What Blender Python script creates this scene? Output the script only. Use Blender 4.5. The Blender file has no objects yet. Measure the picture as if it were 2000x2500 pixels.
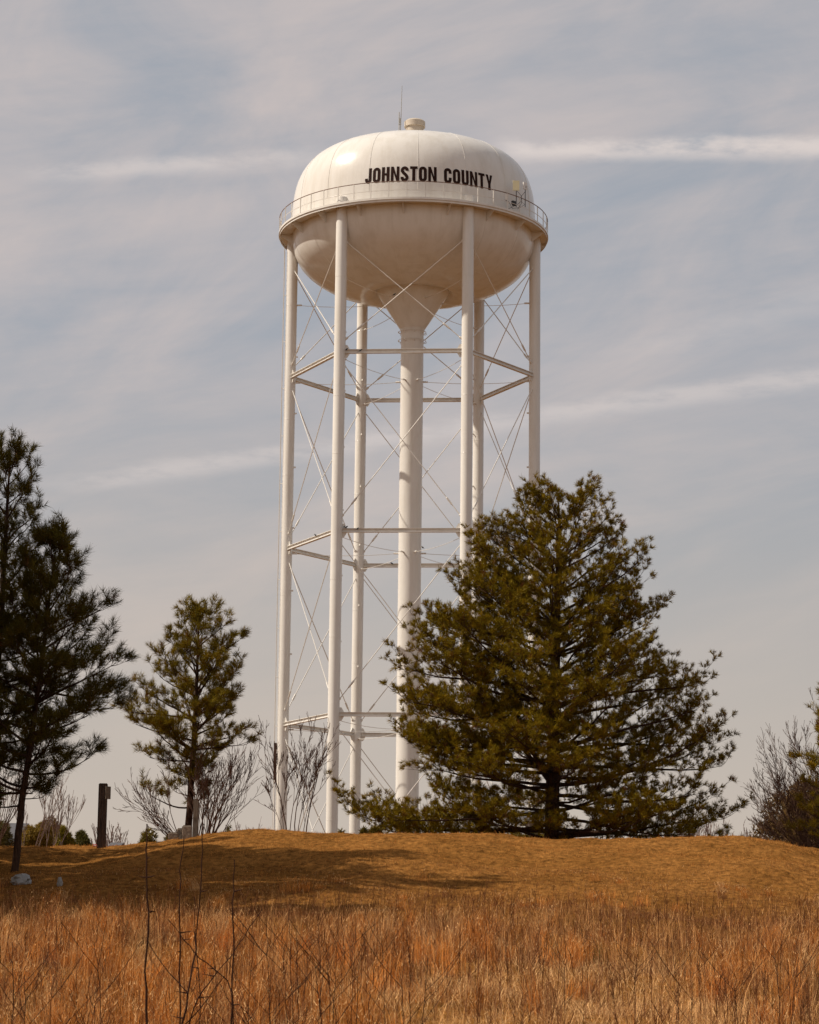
import bpy, bmesh, math, random
import numpy as np
from mathutils import Vector, Matrix

# ------------------------------------------------------------------ camera, sky, sun, exposure
SC = bpy.context.scene
COL = SC.collection
F = 6119.385                       # focal length in photo pixels (photo 2000 wide)
PIT, ROL = 0.177785, -0.0115528
cp, sp, cr, sr = math.cos(PIT), math.sin(PIT), math.cos(ROL), math.sin(ROL)
RIGHT = Vector((cr, sr*sp, -sr*cp)); UP = Vector((sr, -cr*sp, cr*cp)); FWD = Vector((0, cp, sp))
cam = bpy.data.cameras.new('camera'); camo = bpy.data.objects.new('camera', cam); COL.objects.link(camo)
camo.matrix_world = Matrix(((RIGHT.x, UP.x, -FWD.x, 0), (RIGHT.y, UP.y, -FWD.y, 0), (RIGHT.z, UP.z, -FWD.z, 0), (0, 0, 0, 1)))
cam.sensor_fit = 'HORIZONTAL'; cam.sensor_width = 24.0; cam.lens = 24.0*F/2000
cam.clip_start = 0.2; cam.clip_end = 6000
cam.dof.use_dof = True; cam.dof.focus_distance = 110; cam.dof.aperture_fstop = 13
SC.camera = camo

SUN_EL, SUN_AZ = math.radians(45), math.radians(-86)     # azimuth from the viewing side (-y) towards the left (-x)
sdir = Vector((math.cos(SUN_EL)*math.sin(SUN_AZ), -math.cos(SUN_EL)*math.cos(SUN_AZ), math.sin(SUN_EL)))
sun = bpy.data.lights.new('sun', 'SUN'); suno = bpy.data.objects.new('sun', sun); COL.objects.link(suno)
sun.energy = 4.6; sun.angle = math.radians(0.7); sun.color = (1.0, 0.91, 0.79)
suno.rotation_euler = (-sdir).to_track_quat('-Z', 'Y').to_euler()
suno.location = (-60, 0, 60)

def ray(u, v):
    x, y = (u-1000)/F, (1250-v)/F
    return FWD + RIGHT*x + UP*y
def at(u, v, d):                    # point seen at photo pixel (u, v), d metres away along y
    r = ray(u, v); return r*(d/r.y)

world = bpy.data.worlds.new('World'); SC.world = world; world.use_nodes = True
def build_world():
    nt = world.node_tree; N = nt.nodes; L = nt.links
    N.clear()
    def nd(t, **k):
        n = N.new(t)
        for a, b in k.items(): setattr(n, a, b)
        return n
    def m(op, a, b=None, c=None, clamp=False):
        n = nd('ShaderNodeMath', operation=op, use_clamp=clamp)
        for i, s in enumerate((a, b, c)):
            if s is None: continue
            if isinstance(s, (int, float)): n.inputs[i].default_value = s
            else: L.new(s, n.inputs[i])
        return n.outputs[0]
    def smooth(x, a, b):
        n = nd('ShaderNodeMapRange', interpolation_type='SMOOTHSTEP')
        L.new(x, n.inputs[0]); n.inputs[1].default_value = a; n.inputs[2].default_value = b
        return n.outputs[0]
    out = nd('ShaderNodeOutputWorld')
    sky = nd('ShaderNodeTexSky', sky_type='NISHITA'); sky.sun_disc = False
    sky.sun_elevation = SUN_EL; sky.sun_rotation = math.atan2(sdir.x, sdir.y); sky.dust_density = 2.5; sky.air_density = 1.0
    b1 = nd('ShaderNodeBackground'); L.new(sky.outputs[0], b1.inputs[0]); b1.inputs[1].default_value = 0.07
    tc = nd('ShaderNodeTexCoord'); sep = nd('ShaderNodeSeparateXYZ'); L.new(tc.outputs['Generated'], sep.inputs[0])
    x, y, z = sep.outputs
    zz = m('MAXIMUM', m('ADD', z, 0.06), 0.03)
    px, py = m('DIVIDE', x, zz), m('DIVIDE', y, zz)         # the cloud sheet seen from below, as a plane overhead
    comb = nd('ShaderNodeCombineXYZ'); L.new(px, comb.inputs[0]); L.new(py, comb.inputs[1])
    def noise_dir(scale, rot, nscale, detail, rough, dist=0.0, off=(0, 0, 0)):
        mp = nd('ShaderNodeMapping', vector_type='TEXTURE'); L.new(tc.outputs['Generated'], mp.inputs[0])
        mp.inputs['Rotation'].default_value = (0, rot, 0); mp.inputs['Scale'].default_value = scale; mp.inputs['Location'].default_value = off
        n = nd('ShaderNodeTexNoise'); L.new(mp.outputs[0], n.inputs[0]); n.inputs['Scale'].default_value = nscale
        n.inputs['Detail'].default_value = detail; n.inputs['Roughness'].default_value = rough; n.inputs['Distortion'].default_value = dist
        return n.outputs[0]
    n1 = noise_dir((1.0, 1.0, .46), -.34, 8.0, 8, .57, .6)            # wisps, drawn out along a slant
    n1b = noise_dir((1.0, 1.0, .16), -.16, 16.0, 6, .6, .2, (3, 1, 2))   # finer streaks
    n2 = noise_dir((1.0, 1.0, .6), -.2, 3.2, 3, .5, 0, (1.3, .2, .4))    # where the veil thickens
    sd_ = nd('ShaderNodeVectorMath', operation='DOT_PRODUCT'); L.new(tc.outputs['Generated'], sd_.inputs[0]); sd_.inputs[1].default_value = tuple(sdir)
    sunward = sd_.outputs['Value']
    c = m('ADD', m('ADD', m('MULTIPLY', n1, 0.55), m('MULTIPLY', n1b, 0.15)), m('MULTIPLY', n2, 0.42))
    c = m('ADD', c, m('MULTIPLY_ADD', sunward, 0.62, -0.035))
    veil = smooth(c, 0.42, 0.82)
    # contrails: straight lines in the cloud plane
    def trail(A, B, w0, w1, s0, s1, strength):
        def P(p):
            r = ray(*p).normalized(); q = max(r.z+0.06, 0.03); return (r.x/q, r.y/q)
        a, b = P(A), P(B); dx, dy = b[0]-a[0], b[1]-a[1]; ln = math.hypot(dx, dy); dx /= ln; dy /= ln
        rx, ry = m('SUBTRACT', px, a[0]), m('SUBTRACT', py, a[1])
        along = m('ADD', m('MULTIPLY', rx, dx), m('MULTIPLY', ry, dy))
        off = m('ADD', m('MULTIPLY', rx, -dy), m('MULTIPLY', ry, dx))
        n3 = nd('ShaderNodeTexNoise'); L.new(comb.outputs[0], n3.inputs[0]); n3.inputs['Scale'].default_value = 9.0; n3.inputs['Detail'].default_value = 7; n3.inputs['Roughness'].default_value = .62
        off = m('ADD', off, m('MULTIPLY', m('SUBTRACT', n3.outputs[0], 0.5), w0*2.6))
        band = smooth(m('ABSOLUTE', off), w1, w0*0.15)
        mask = m('MULTIPLY', smooth(along, ln*s0[0], ln*s0[1]), smooth(along, ln*s1[1], ln*s1[0]))
        brk = smooth(n3.outputs[0], 0.25, 0.6)
        return m('MULTIPLY', m('MULTIPLY', m('MULTIPLY', band, mask), brk), strength)
    t1 = trail((1205, 368), (2000, 362), 0.030, 0.046, (-0.03, 0.10), (4, 6), 0.95)
    t2 = trail((0, 432), (720, 388), 0.022, 0.04, (0.0, 0.3), (0.95, 1.2), 0.60)
    t3 = trail((120, 1195), (1990, 925), 0.035, 0.08, (-0.03, 0.12), (3, 4), 0.48)
    t4 = trail((1350, 930), (2000, 740), 0.04, 0.09, (0.1, 0.6), (3, 4), 0.18)
    b2 = nd('ShaderNodeBackground')                          # thin sunlit cloud veil
    b2.inputs[0].default_value = (0.615, 0.535, 0.510, 1); b2.inputs[1].default_value = 1.0
    b3 = nd('ShaderNodeBackground'); b3.inputs[0].default_value = (0.70, 0.63, 0.60, 1); b3.inputs[1].default_value = 1.0
    b0 = nd('ShaderNodeBackground'); b0.inputs[0].default_value = (0.365, 0.408, 0.462, 1); b0.inputs[1].default_value = 1.0   # even high haze
    b4 = nd('ShaderNodeBackground'); b4.inputs[0].default_value = (0.585, 0.50, 0.42, 1)                                  # warm haze along the horizon
    mixh = nd('ShaderNodeMixShader'); L.new(m('SUBTRACT', 0.80, m('MULTIPLY', smooth(z, 0.40, 0.95), 0.45)), mixh.inputs[0])
    L.new(b1.outputs[0], mixh.inputs[1]); L.new(b0.outputs[0], mixh.inputs[2])
    mix1 = nd('ShaderNodeMixShader'); L.new(m('MULTIPLY', m('MULTIPLY', veil, 0.85), m('SUBTRACT', 1.0, m('MULTIPLY', smooth(z, 0.40, 0.95), 0.5))), mix1.inputs[0]); L.new(mixh.outputs[0], mix1.inputs[1]); L.new(b2.outputs[0], mix1.inputs[2])
    mixl = nd('ShaderNodeMixShader'); L.new(m('MULTIPLY', smooth(z, 0.26, 0.02), 0.92), mixl.inputs[0]); L.new(mix1.outputs[0], mixl.inputs[1]); L.new(b4.outputs[0], mixl.inputs[2])
    tt = m('ADD', m('ADD', t1, t2), m('ADD', t3, t4), clamp=True)
    mix2 = nd('ShaderNodeMixShader'); L.new(tt, mix2.inputs[0]); L.new(mixl.outputs[0], mix2.inputs[1]); L.new(b3.outputs[0], mix2.inputs[2])
    L.new(mix2.outputs[0], out.inputs[0])
build_world()
SC.view_settings.view_transform = 'Standard'; SC.view_settings.look = 'None'
SC.view_settings.exposure = 0.0; SC.view_settings.gamma = 1.0
SC.cycles.max_bounces = 6; SC.cycles.diffuse_bounces = 3

# ------------------------------------------------------------------ materials
def mat(name, base, rough=0.6, var=0.0, scale=5.0, dark=None, bump=0.0, attr=False, trans=0.0, spec=0.5, coat=0.0, stretch=(1, 1, 1)):
    m_ = bpy.data.materials.new(name); m_.use_nodes = True
    nt = m_.node_tree; N, L = nt.nodes, nt.links
    bs = N['Principled BSDF']; out = N['Material Output']
    bs.inputs['Roughness'].default_value = rough
    bs.inputs['Specular IOR Level'].default_value = spec
    bs.inputs['Coat Weight'].default_value = coat; bs.inputs['Coat Roughness'].default_value = 0.18
    col = None
    tc = N.new('ShaderNodeTexCoord'); mp = N.new('ShaderNodeMapping'); L.new(tc.outputs['Object'], mp.inputs[0]); mp.inputs['Scale'].default_value = stretch
    nz = N.new('ShaderNodeTexNoise'); nz.inputs['Scale'].default_value = scale; nz.inputs['Detail'].default_value = 6; L.new(mp.outputs[0], nz.inputs[0])
    if attr:
        at_ = N.new('ShaderNodeAttribute'); at_.attribute_name = 'tint'; col = at_.outputs['Color']
    else:
        rp = N.new('ShaderNodeValToRGB'); L.new(nz.outputs[0], rp.inputs[0])
        d = dark if dark else tuple(c*(1-var) for c in base)
        rp.color_ramp.elements[0].position = 0.32; rp.color_ramp.elements[1].position = 0.66
        rp.color_ramp.elements[0].color = (*d, 1); rp.color_ramp.elements[1].color = (*base, 1)
        col = rp.outputs[0]
    L.new(col, bs.inputs['Base Color'])
    if bump:
        bp = N.new('ShaderNodeBump'); bp.inputs['Strength'].default_value = bump; bp.inputs['Distance'].default_value = 0.05
        L.new(nz.outputs[0], bp.inputs['Height']); L.new(bp.outputs[0], bs.inputs['Normal'])
    if trans:
        tr = N.new('ShaderNodeBsdfTranslucent'); L.new(col, tr.inputs[0])
        mx = N.new('ShaderNodeMixShader'); mx.inputs[0].default_value = trans
        L.new(bs.outputs[0], mx.inputs[1]); L.new(tr.outputs[0], mx.inputs[2]); L.new(mx.outputs[0], out.inputs[0])
    return m_

def white_paint(name, base, stain):
    m_ = bpy.data.materials.new(name); m_.use_nodes = True
    N, L = m_.node_tree.nodes, m_.node_tree.links; bs = N['Principled BSDF']
    tc = N.new('ShaderNodeTexCoord')
    mp = N.new('ShaderNodeMapping'); mp.inputs['Scale'].default_value = (1.0, 1.0, 0.12); L.new(tc.outputs['Object'], mp.inputs[0])
    n1 = N.new('ShaderNodeTexNoise'); n1.inputs['Scale'].default_value = 1.6; n1.inputs['Detail'].default_value = 8; n1.inputs['Roughness'].default_value = .65; L.new(mp.outputs[0], n1.inputs[0])
    rp = N.new('ShaderNodeValToRGB'); L.new(n1.outputs[0], rp.inputs[0])
    rp.color_ramp.elements[0].position = 0.28; rp.color_ramp.elements[1].position = 0.55
    rp.color_ramp.elements[0].color = (*stain, 1); rp.color_ramp.elements[1].color = (*base, 1)
    L.new(rp.outputs[0], bs.inputs['Base Color'])
    bs.inputs['Roughness'].default_value = 0.21; bs.inputs['Specular IOR Level'].default_value = 0.26
    n2 = N.new('ShaderNodeTexNoise'); n2.inputs['Scale'].default_value = 0.55; n2.inputs['Detail'].default_value = 3; L.new(tc.outputs['Object'], n2.inputs[0])
    bp = N.new('ShaderNodeBump'); bp.inputs['Strength'].default_value = 0.22; bp.inputs['Distance'].default_value = 0.12
    L.new(n2.outputs[0], bp.inputs['Height']); L.new(bp.outputs[0], bs.inputs['Normal'])
    return m_
M = {}
M['paint'] = white_paint('tower_paint', (0.745, 0.715, 0.66), (0.655, 0.615, 0.545))
M['rust'] = mat('rusty_rail', (0.22, 0.12, 0.08), .7, .4, 8)
M['letter'] = mat('lettering_paint', (0.030, 0.013, 0.009), .7, .2, 3, spec=.08)
M['vent'] = mat('vent_tan', (0.55, 0.47, 0.37), .6, .15, 3)
M['metal'] = mat('galvanised', (0.42, 0.40, 0.36), .45, .2, 6)
M['cream'] = mat('cream_panel', (0.85, 0.79, 0.50), .5, .06, 6)
M['black'] = mat('black_plastic', (0.02, 0.018, 0.017), .5, .2, 6)
M['bark'] = mat('pine_bark', (0.085, 0.045, 0.027), .95, 0, 9, spec=.1, dark=(0.028, 0.016, 0.011), bump=.9, stretch=(2.2, 2.2, .5))
M['twig'] = mat('bare_twig', (0.13, 0.070, 0.046), .9, .4, 6, spec=.1)
M['stalk'] = mat('weed_stalk', (0.050, 0.024, 0.016), .9, .4, 6, spec=.05)
M['fartwig'] = mat('distant_twig', (0.27, 0.19, 0.155), .9, .3, 3)
M['needle'] = mat('pine_needles', (.09, .08, .02), .55, attr=True, trans=.14, spec=.05)
M['grass'] = mat('dry_grass', (.4, .2, .1), .75, attr=True, trans=.14, spec=.0)
M['timber'] = mat('weathered_timber', (0.10, 0.062, 0.040), .9, 0, 7, dark=(0.025, 0.016, 0.012), bump=.8, stretch=(6, 6, .5))
M['greywood'] = mat('grey_wood', (0.22, 0.17, 0.12), .9, 0, 7, dark=(0.09, 0.065, 0.045), bump=.8, stretch=(6, 6, .6))
M['stone'] = mat('weathered_stone', (0.30, 0.24, 0.18), .9, 0, 12, dark=(0.13, 0.10, 0.075), bump=.5)
M['siding'] = mat('grey_siding', (0.40, 0.39, 0.37), .7, .12, 2)
M['white'] = mat('white_trim', (0.80, 0.78, 0.74), .6, .08, 5)
M['tan'] = mat('tan_wall', (0.44, 0.35, 0.26), .8, .2, 2)
M['roof'] = mat('grey_roof', (0.10, 0.095, 0.10), .8, .3, 4)
M['red'] = mat('red_plastic', (0.65, 0.05, 0.045), .5, .15, 4)
M['bag'] = mat('plastic_bag', (0.36, 0.345, 0.32), .35, .15, 12, trans=.25)
M['panel'] = mat('brown_panel', (0.16, 0.10, 0.075), .8, .3, 4)
M['bird'] = mat('bird_feathers', (0.02, 0.018, 0.02), .6, .2, 20)
M['leaf'] = mat('shrub_leaves', (.08, .1, .03), .6, attr=True, trans=.25, spec=.3)

def ground_mat():
    m_ = bpy.data.materials.new('ground_soil'); m_.use_nodes = True
    N, L = m_.node_tree.nodes, m_.node_tree.links; bs = N['Principled BSDF']; bs.inputs['Roughness'].default_value = .95; bs.inputs['Specular IOR Level'].default_value = .0
    tc = N.new('ShaderNodeTexCoord')
    def nz(s, d=6, st=(1, 1, 1)):
        mp = N.new('ShaderNodeMapping'); mp.inputs['Scale'].default_value = st; L.new(tc.outputs['Object'], mp.inputs[0])
        n = N.new('ShaderNodeTexNoise'); n.inputs['Scale'].default_value = s; n.inputs['Detail'].default_value = d; n.inputs['Roughness'].default_value = .65; L.new(mp.outputs[0], n.inputs[0]); return n.outputs[0]
    a = nz(0.22, 5); b = nz(7.0, 8, (1, .55, 1)); c = nz(0.7, 6, (1, .5, 1))
    r1 = N.new('ShaderNodeValToRGB'); L.new(b, r1.inputs[0])
    r1.color_ramp.elements[0].position = .30; r1.color_ramp.elements[0].color = (.085, .036, .010, 1)
    r1.color_ramp.elements[1].position = .66; r1.color_ramp.elements[1].color = (.37, .168, .044, 1)
    r2 = N.new('ShaderNodeValToRGB'); L.new(c, r2.inputs[0])
    r2.color_ramp.elements[0].position = .3; r2.color_ramp.elements[0].color = (.60, .58, .52, 1)
    r2.color_ramp.elements[1].position = .62; r2.color_ramp.elements[1].color = (1, 1, 1, 1)
    mx = N.new('ShaderNodeMix'); mx.data_type = 'RGBA'; mx.blend_type = 'MULTIPLY'; mx.inputs[0].default_value = 1
    L.new(r1.outputs[0], mx.inputs[6]); L.new(r2.outputs[0], mx.inputs[7])
    sx = N.new('ShaderNodeSeparateXYZ'); L.new(tc.outputs['Object'], sx.inputs[0])
    wob = N.new('ShaderNodeMath'); wob.operation = 'MULTIPLY_ADD'; L.new(a, wob.inputs[0]); wob.inputs[1].default_value = 14; L.new(sx.outputs['Y'], wob.inputs[2])
    mr = N.new('ShaderNodeMapRange'); L.new(wob.outputs[0], mr.inputs[0]); mr.inputs[1].default_value = 84; mr.inputs[2].default_value = 92
    r3 = N.new('ShaderNodeValToRGB'); L.new(b, r3.inputs[0]); r3.color_ramp.elements[0].color = (.06, .027, .009, 1); r3.color_ramp.elements[1].color = (.21, .10, .031, 1)  # unseen ground past the crest, darkened to cut bounce light onto the tank
    mx2 = N.new('ShaderNodeMix'); mx2.data_type = 'RGBA'; L.new(mr.outputs[0], mx2.inputs[0]); L.new(mx.outputs[2], mx2.inputs[6]); L.new(r3.outputs[0], mx2.inputs[7])
    L.new(mx2.outputs[2], bs.inputs['Base Color'])
    bp = N.new('ShaderNodeBump'); bp.inputs['Strength'].default_value = .8; bp.inputs['Distance'].default_value = .06
    L.new(b, bp.inputs['Height']); L.new(bp.outputs[0], bs.inputs['Normal'])
    return m_
M['ground'] = ground_mat()

# ------------------------------------------------------------------ helpers
def tag(o, label=None, cat=None, group=None, kind=None):
    if label: o['label'] = label
    if cat: o['category'] = cat
    if group: o['group'] = group
    if kind: o['kind'] = kind
    return o
def empty(name, loc, label, cat, group=None):
    o = bpy.data.objects.new(name, None); o.empty_display_size = .3; COL.objects.link(o); o.location = loc
    return tag(o, label, cat, group)
def root_loc(p):
    v = Vector((0, 0, 0))
    while p is not None: v += p.location; p = p.parent
    return v
def link(name, me, m_, parent=None, loc=None, rotz=0):
    o = bpy.data.objects.new(name, me); COL.objects.link(o)
    if name in ('weld_bead', 'twigs', 'thorns', 'branches', 'ladder', 'neck_rail'): o['kind'] = 'stuff'
    if m_ is not None and not me.materials: me.materials.append(m_)
    if parent: o.parent = parent
    if loc is not None: o.location = loc
    o.rotation_euler = (0, 0, rotz)
    return o
def unit(v):
    n = np.linalg.norm(v); return v/n if n > 1e-9 else v
class MB:                                        # mesh builder: world coordinates in, one mesh object out
    def __init__(s): s.v = []; s.f = []; s.n = 0
    def add(s, verts, faces):
        k = s.n; s.v.extend(map(tuple, verts)); s.f.extend([tuple(i+k for i in f) for f in faces]); s.n += len(verts)
    def box(s, c, size, rotz=0, tilt=None):
        cx, cy, cz = c; a, b, h = size[0]/2, size[1]/2, size[2]/2
        ca, sa = math.cos(rotz), math.sin(rotz); vs = []
        for dz in (-h, h):
            for dx, dy in ((-a, -b), (a, -b), (a, b), (-a, b)):
                vs.append((cx+dx*ca-dy*sa, cy+dx*sa+dy*ca, cz+dz))
        s.add(vs, [(3, 2, 1, 0), (4, 5, 6, 7), (0, 1, 5, 4), (1, 2, 6, 5), (2, 3, 7, 6), (3, 0, 4, 7)])
    def tube(s, pts, rad, sides=6, cap=True):
        pts = np.asarray(pts, float); n = len(pts)
        rad = np.full(n, rad, float) if np.isscalar(rad) else np.asarray(rad, float)
        tg = np.gradient(pts, axis=0); tg /= np.maximum(np.linalg.norm(tg, axis=1), 1e-9)[:, None]
        ref = np.array([0., 0, 1]) if abs(tg[0][2]) < .9 else np.array([1., 0, 0])
        u = unit(np.cross(tg[0], ref)); ang = np.arange(sides)*2*math.pi/sides; ca, sa = np.cos(ang), np.sin(ang); vs = []
        for i in range(n):
            u = u - tg[i]*np.dot(u, tg[i]); u = unit(u); w = np.cross(tg[i], u)
            vs.append(pts[i] + rad[i]*(ca[:, None]*u + sa[:, None]*w))
        vs = np.concatenate(vs); fs = []
        for i in range(n-1):
            for j in range(sides):
                a = i*sides+j; b = i*sides+(j+1) % sides; fs.append((a, b, b+sides, a+sides))
        if cap: fs.append(tuple(range(sides-1, -1, -1))); fs.append(tuple((n-1)*sides+j for j in range(sides)))
        s.add(vs, fs)
    def lathe(s, prof, c=(0, 0, 0), seg=64, close=False):
        vs = []; k = len(prof)
        for i in range(seg):
            a = 2*math.pi*i/seg
            for r, z in prof: vs.append((c[0]+r*math.cos(a), c[1]+r*math.sin(a), c[2]+z))
        fs = []
        for i in range(seg):
            i2 = (i+1) % seg
            for j in range(k-1 if not close else k):
                j2 = (j+1) % k; fs.append((i*k+j, i2*k+j, i2*k+j2, i*k+j2))
        s.add(vs, fs)
    def beam(s, p, q, h, b, t, up=(0, 0, 1)):     # I section between two points, open web
        p, q = np.array(p, float), np.array(q, float); d = unit(q-p); up = np.array(up, float); side = unit(np.cross(d, up)); up = np.cross(side, d)
        def bx(cu, cs, hu, hs):
            vs = []
            for e in (p, q):
                for du, ds in ((-1, -1), (-1, 1), (1, 1), (1, -1)): vs.append(e+up*(cu+du*hu)+side*(cs+ds*hs))
            s.add(vs, [(0, 1, 2, 3), (7, 6, 5, 4), (0, 4, 5, 1), (1, 5, 6, 2), (2, 6, 7, 3), (3, 7, 4, 0)])
        bx(h/2-t/2, 0, t/2, b/2); bx(-h/2+t/2, 0, t/2, b/2); bx(0, 0, h/2-t, t/2)
    def mesh(s, name, off=None, smooth=False):
        me = bpy.data.meshes.new(name); v = np.array(s.v, float)
        if off is not None: v = v-np.array(off)
        me.from_pydata(v.tolist(), [], s.f); me.update()
        if smooth:
            me.polygons.foreach_set('use_smooth', [True]*len(me.polygons))
        return me
    def build(s, name, m_, parent=None, smooth=False, at_=None):
        off = root_loc(parent) if parent else (Vector(at_) if at_ is not None else Vector((0, 0, 0)))
        me = s.mesh(name, off, smooth)
        return link(name, me, m_, parent, loc=(off if (at_ is not None and not parent) else None))
def soft(o, ang=40):
    me = o.data
    me.polygons.foreach_set('use_smooth', [True]*len(me.polygons))
    try: me.set_sharp_from_angle(angle=math.radians(ang))
    except Exception: pass
    return o
def big_mesh(name, verts, tris, tint=None):       # numpy arrays straight into a mesh of triangles
    me = bpy.data.meshes.new(name); nv, nf = len(verts), len(tris)
    me.vertices.add(nv); me.loops.add(nf*3); me.polygons.add(nf)
    me.vertices.foreach_set('co', np.asarray(verts, np.float32).ravel())
    me.loops.foreach_set('vertex_index', np.asarray(tris, np.int32).ravel())
    me.polygons.foreach_set('loop_start', np.arange(0, nf*3, 3, dtype=np.int32))
    me.polygons.foreach_set('loop_total', np.full(nf, 3, np.int32))
    if tint is not None:
        a = me.attributes.new('tint', 'FLOAT_COLOR', 'POINT')
        c = np.ones((nv, 4), np.float32); c[:, :3] = tint; a.data.foreach_set('color', c.ravel())
    me.update(); me.validate(); return me
def jit(rng, s): return rng.normal(0, s, 3)

# ------------------------------------------------------------------ ground
def ip(x, xs, ys): return np.interp(x, xs, ys)
CREST = 70.0
cpx = [(-600, 2092), (-200, 2080), (0, 2071), (230, 2069), (325, 2059), (450, 2049), (568, 2036), (690, 2031), (900, 2032), (1120, 2040), (1380, 2048), (1503, 2053), (1640, 2052), (1746, 2043), (1810, 2040), (1868, 2043), (1933, 2056), (2000, 2078), (2300, 2150), (2600, 2170)]
_cx = np.array([at(u, v, CREST).x for u, v in cpx]); _cz = np.array([at(u, v, CREST).z for u, v in cpx])
def smooth_interp(x):
    s = 0
    for k, w in ((-.35, .25), (0, .5), (.35, .25)): s = s + w*np.interp(x+k, _cx, _cz)
    return s
BASE_D = [-200, 0, 14, 22, 30, 38, 46, 51, 56, 61, 66, 70, 74, 80, 90, 110, 160, 300, 900, 3000]
BASE_Z = [-1.7, -1.6, -1.5, -1.2, -.62, -.05, .52, 1.0, 1.75, 2.52, 3.18, 3.52, 3.62, 3.55, 3.5, 3.5, 3.4, 3.0, 2.0, 0]
from mathutils import noise as mn
_dd = np.linspace(-200, 900, 2201); _zz = np.interp(_dd, BASE_D, BASE_Z)
_k = np.exp(-np.linspace(-2, 2, 9)**2); _k /= _k.sum(); _zs = np.convolve(np.pad(_zz, 4, 'edge'), _k, 'valid')
def H(x, d):
    x = np.asarray(x, float); d = np.asarray(d, float)
    z = np.where(d > 880, np.interp(d, BASE_D, BASE_Z), np.interp(d, _dd, _zs))
    w = np.clip((d-47)/22, 0, 1); w = w*w*(3-2*w)
    w = w*np.clip(1-(d-95)/60, 0, 1)
    z = z + (smooth_interp(x*CREST/np.clip(d, 50, CREST)) - 3.52)*w
    z = z + w*(.035*np.sin(x*3.7+d*1.3)*np.sin(d*2.9-x*1.1)+.02*np.sin(x*7.3-d*2.2+1)*np.sin(d*5.1+x*2.7))
    z = z + .10*np.sin(x*.9+d*.35)*np.sin(d*.55-x*.2) + .03*np.sin(x*2.3-1)*np.sin(d*1.2+x*.4)
    # low mound with a worn lip on the right of the bank
    mx = np.exp(-((x-9.0)/2.8)**2); z = z + .16*mx*np.clip(np.sin((d-56)*.55), -1, 1)*np.exp(-((d-60)/7)**2)
    return z
def hz(x, d): return float(H(x, d))
def make_ground():
    xs = np.unique(np.concatenate([np.linspace(-1500, -60, 24), np.linspace(-60, -16, 30), np.linspace(-16, 16, 130), np.linspace(16, 60, 30), np.linspace(60, 1500, 24)]))
    ds = np.unique(np.concatenate([np.linspace(-150, 10, 16), np.linspace(10, 48, 60), np.linspace(48, 80, 120), np.linspace(80, 200, 50), np.linspace(200, 3000, 30)]))
    X, D = np.meshgrid(xs, ds); Z = H(X, D); n, k = X.shape
    V = np.stack([X, D, Z], -1).reshape(-1, 3)
    i = np.arange(n*k).reshape(n, k); a, b, c, d = i[:-1, :-1].ravel(), i[:-1, 1:].ravel(), i[1:, 1:].ravel(), i[1:, :-1].ravel()
    T = np.concatenate([np.stack([a, b, c], -1), np.stack([a, c, d], -1)])
    me = big_mesh('ground', V, T); me.polygons.foreach_set('use_smooth', [True]*len(me.polygons))
    o = link('ground', me, M['ground']); tag(o, kind='structure')
make_ground()

# ------------------------------------------------------------------ water tower
TX, TD, TH = 0.0499699, 151.38173, -0.07965
R = 7.6; Z1, Z2, Z3 = 35.728, 24.923, 14.110
TB = hz(TX, TD)
tower = empty('water_tower', (TX, TD, TB), 'tall white legged water tower with a domed tank lettered JOHNSTON COUNTY', 'water tower')
T = lambda r, a, z: (r*math.cos(a), r*math.sin(a), z-TB)      # local polar
ZEQ = 44.6
def part(name, mb, m_, rotz=0, smooth=0, share=None, parent=None):
    me = share or mb.mesh(name)
    o = link(name, me, m_, parent or tower, rotz=rotz)
    if smooth and not share: soft(o, smooth)
    return o
def dome_prof():
    p = []
    a, c, n = 7.62, 5.8, 3.5
    for i in range(49):
        t = math.pi/2*i/48; p.append((max(a*math.cos(t)**(2/n), .001), ZEQ+c*math.sin(t)**(2/n)-TB))
    return p
def dome_r(z):
    a, c, n = 7.62, 5.8, 3.5; return a*(1-min(1, max(0, (z-ZEQ)/c))**n)**(1/n)
mb = MB(); mb.lathe(dome_prof(), seg=128); part('tank_roof', mb, M['paint'], smooth=60)
def bowl_prof():
    p = []; a, c, n = 7.58, 4.0, 2.35
    for i in range(40):
        t = math.pi/2*i/48; r = a*math.cos(t)**(2/n); z = ZEQ-c*math.sin(t)**(2/n)
        if r < 3.4: break
        p.append((r, z-TB))
    r0, z0 = p[-1]
    for r, dz in ((3.0, -.04), (2.7, -.02), (2.45, .08), (2.3, .2)): p.append((r, z0+dz))
    return p
bp_ = bowl_prof()
mb = MB(); mb.lathe(bp_, seg=128); part('tank_bowl', mb, M['paint'], smooth=60)
zr = bp_[-1][1]
mb = MB(); mb.lathe([(2.30, zr+.003), (2.26, zr-.10), (2.12, zr-.28), (.78, 38.73-TB)], seg=64); part('funnel', mb, M['paint'], smooth=30)
mb = MB(); mb.lathe([(.78, 38.735-TB), (.74, 38.6-TB), (.705, 38.3-TB), (.705, 5-TB), (.80, 4-TB), (.84, -.6)], seg=48); part('riser_pipe', mb, M['paint'], smooth=40)
for zz in (38.55, 38.0):                                       # painter's rails round the neck
    mb = MB(); rr = .98; pts = [T(rr*.86, 2*math.pi*i/32, zz) for i in range(33)]
    mb.tube(pts, .018, 5, cap=False)
    for k in range(8):
        a = k*math.pi/4+.2; mb.tube([T(.70, a, zz-.12), T(.84, a, zz-.12), T(.90, a, zz-.06), T(.86, a, zz)], .02, 5)
    part('neck_rail', mb, M['paint'])
mb = MB()
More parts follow.
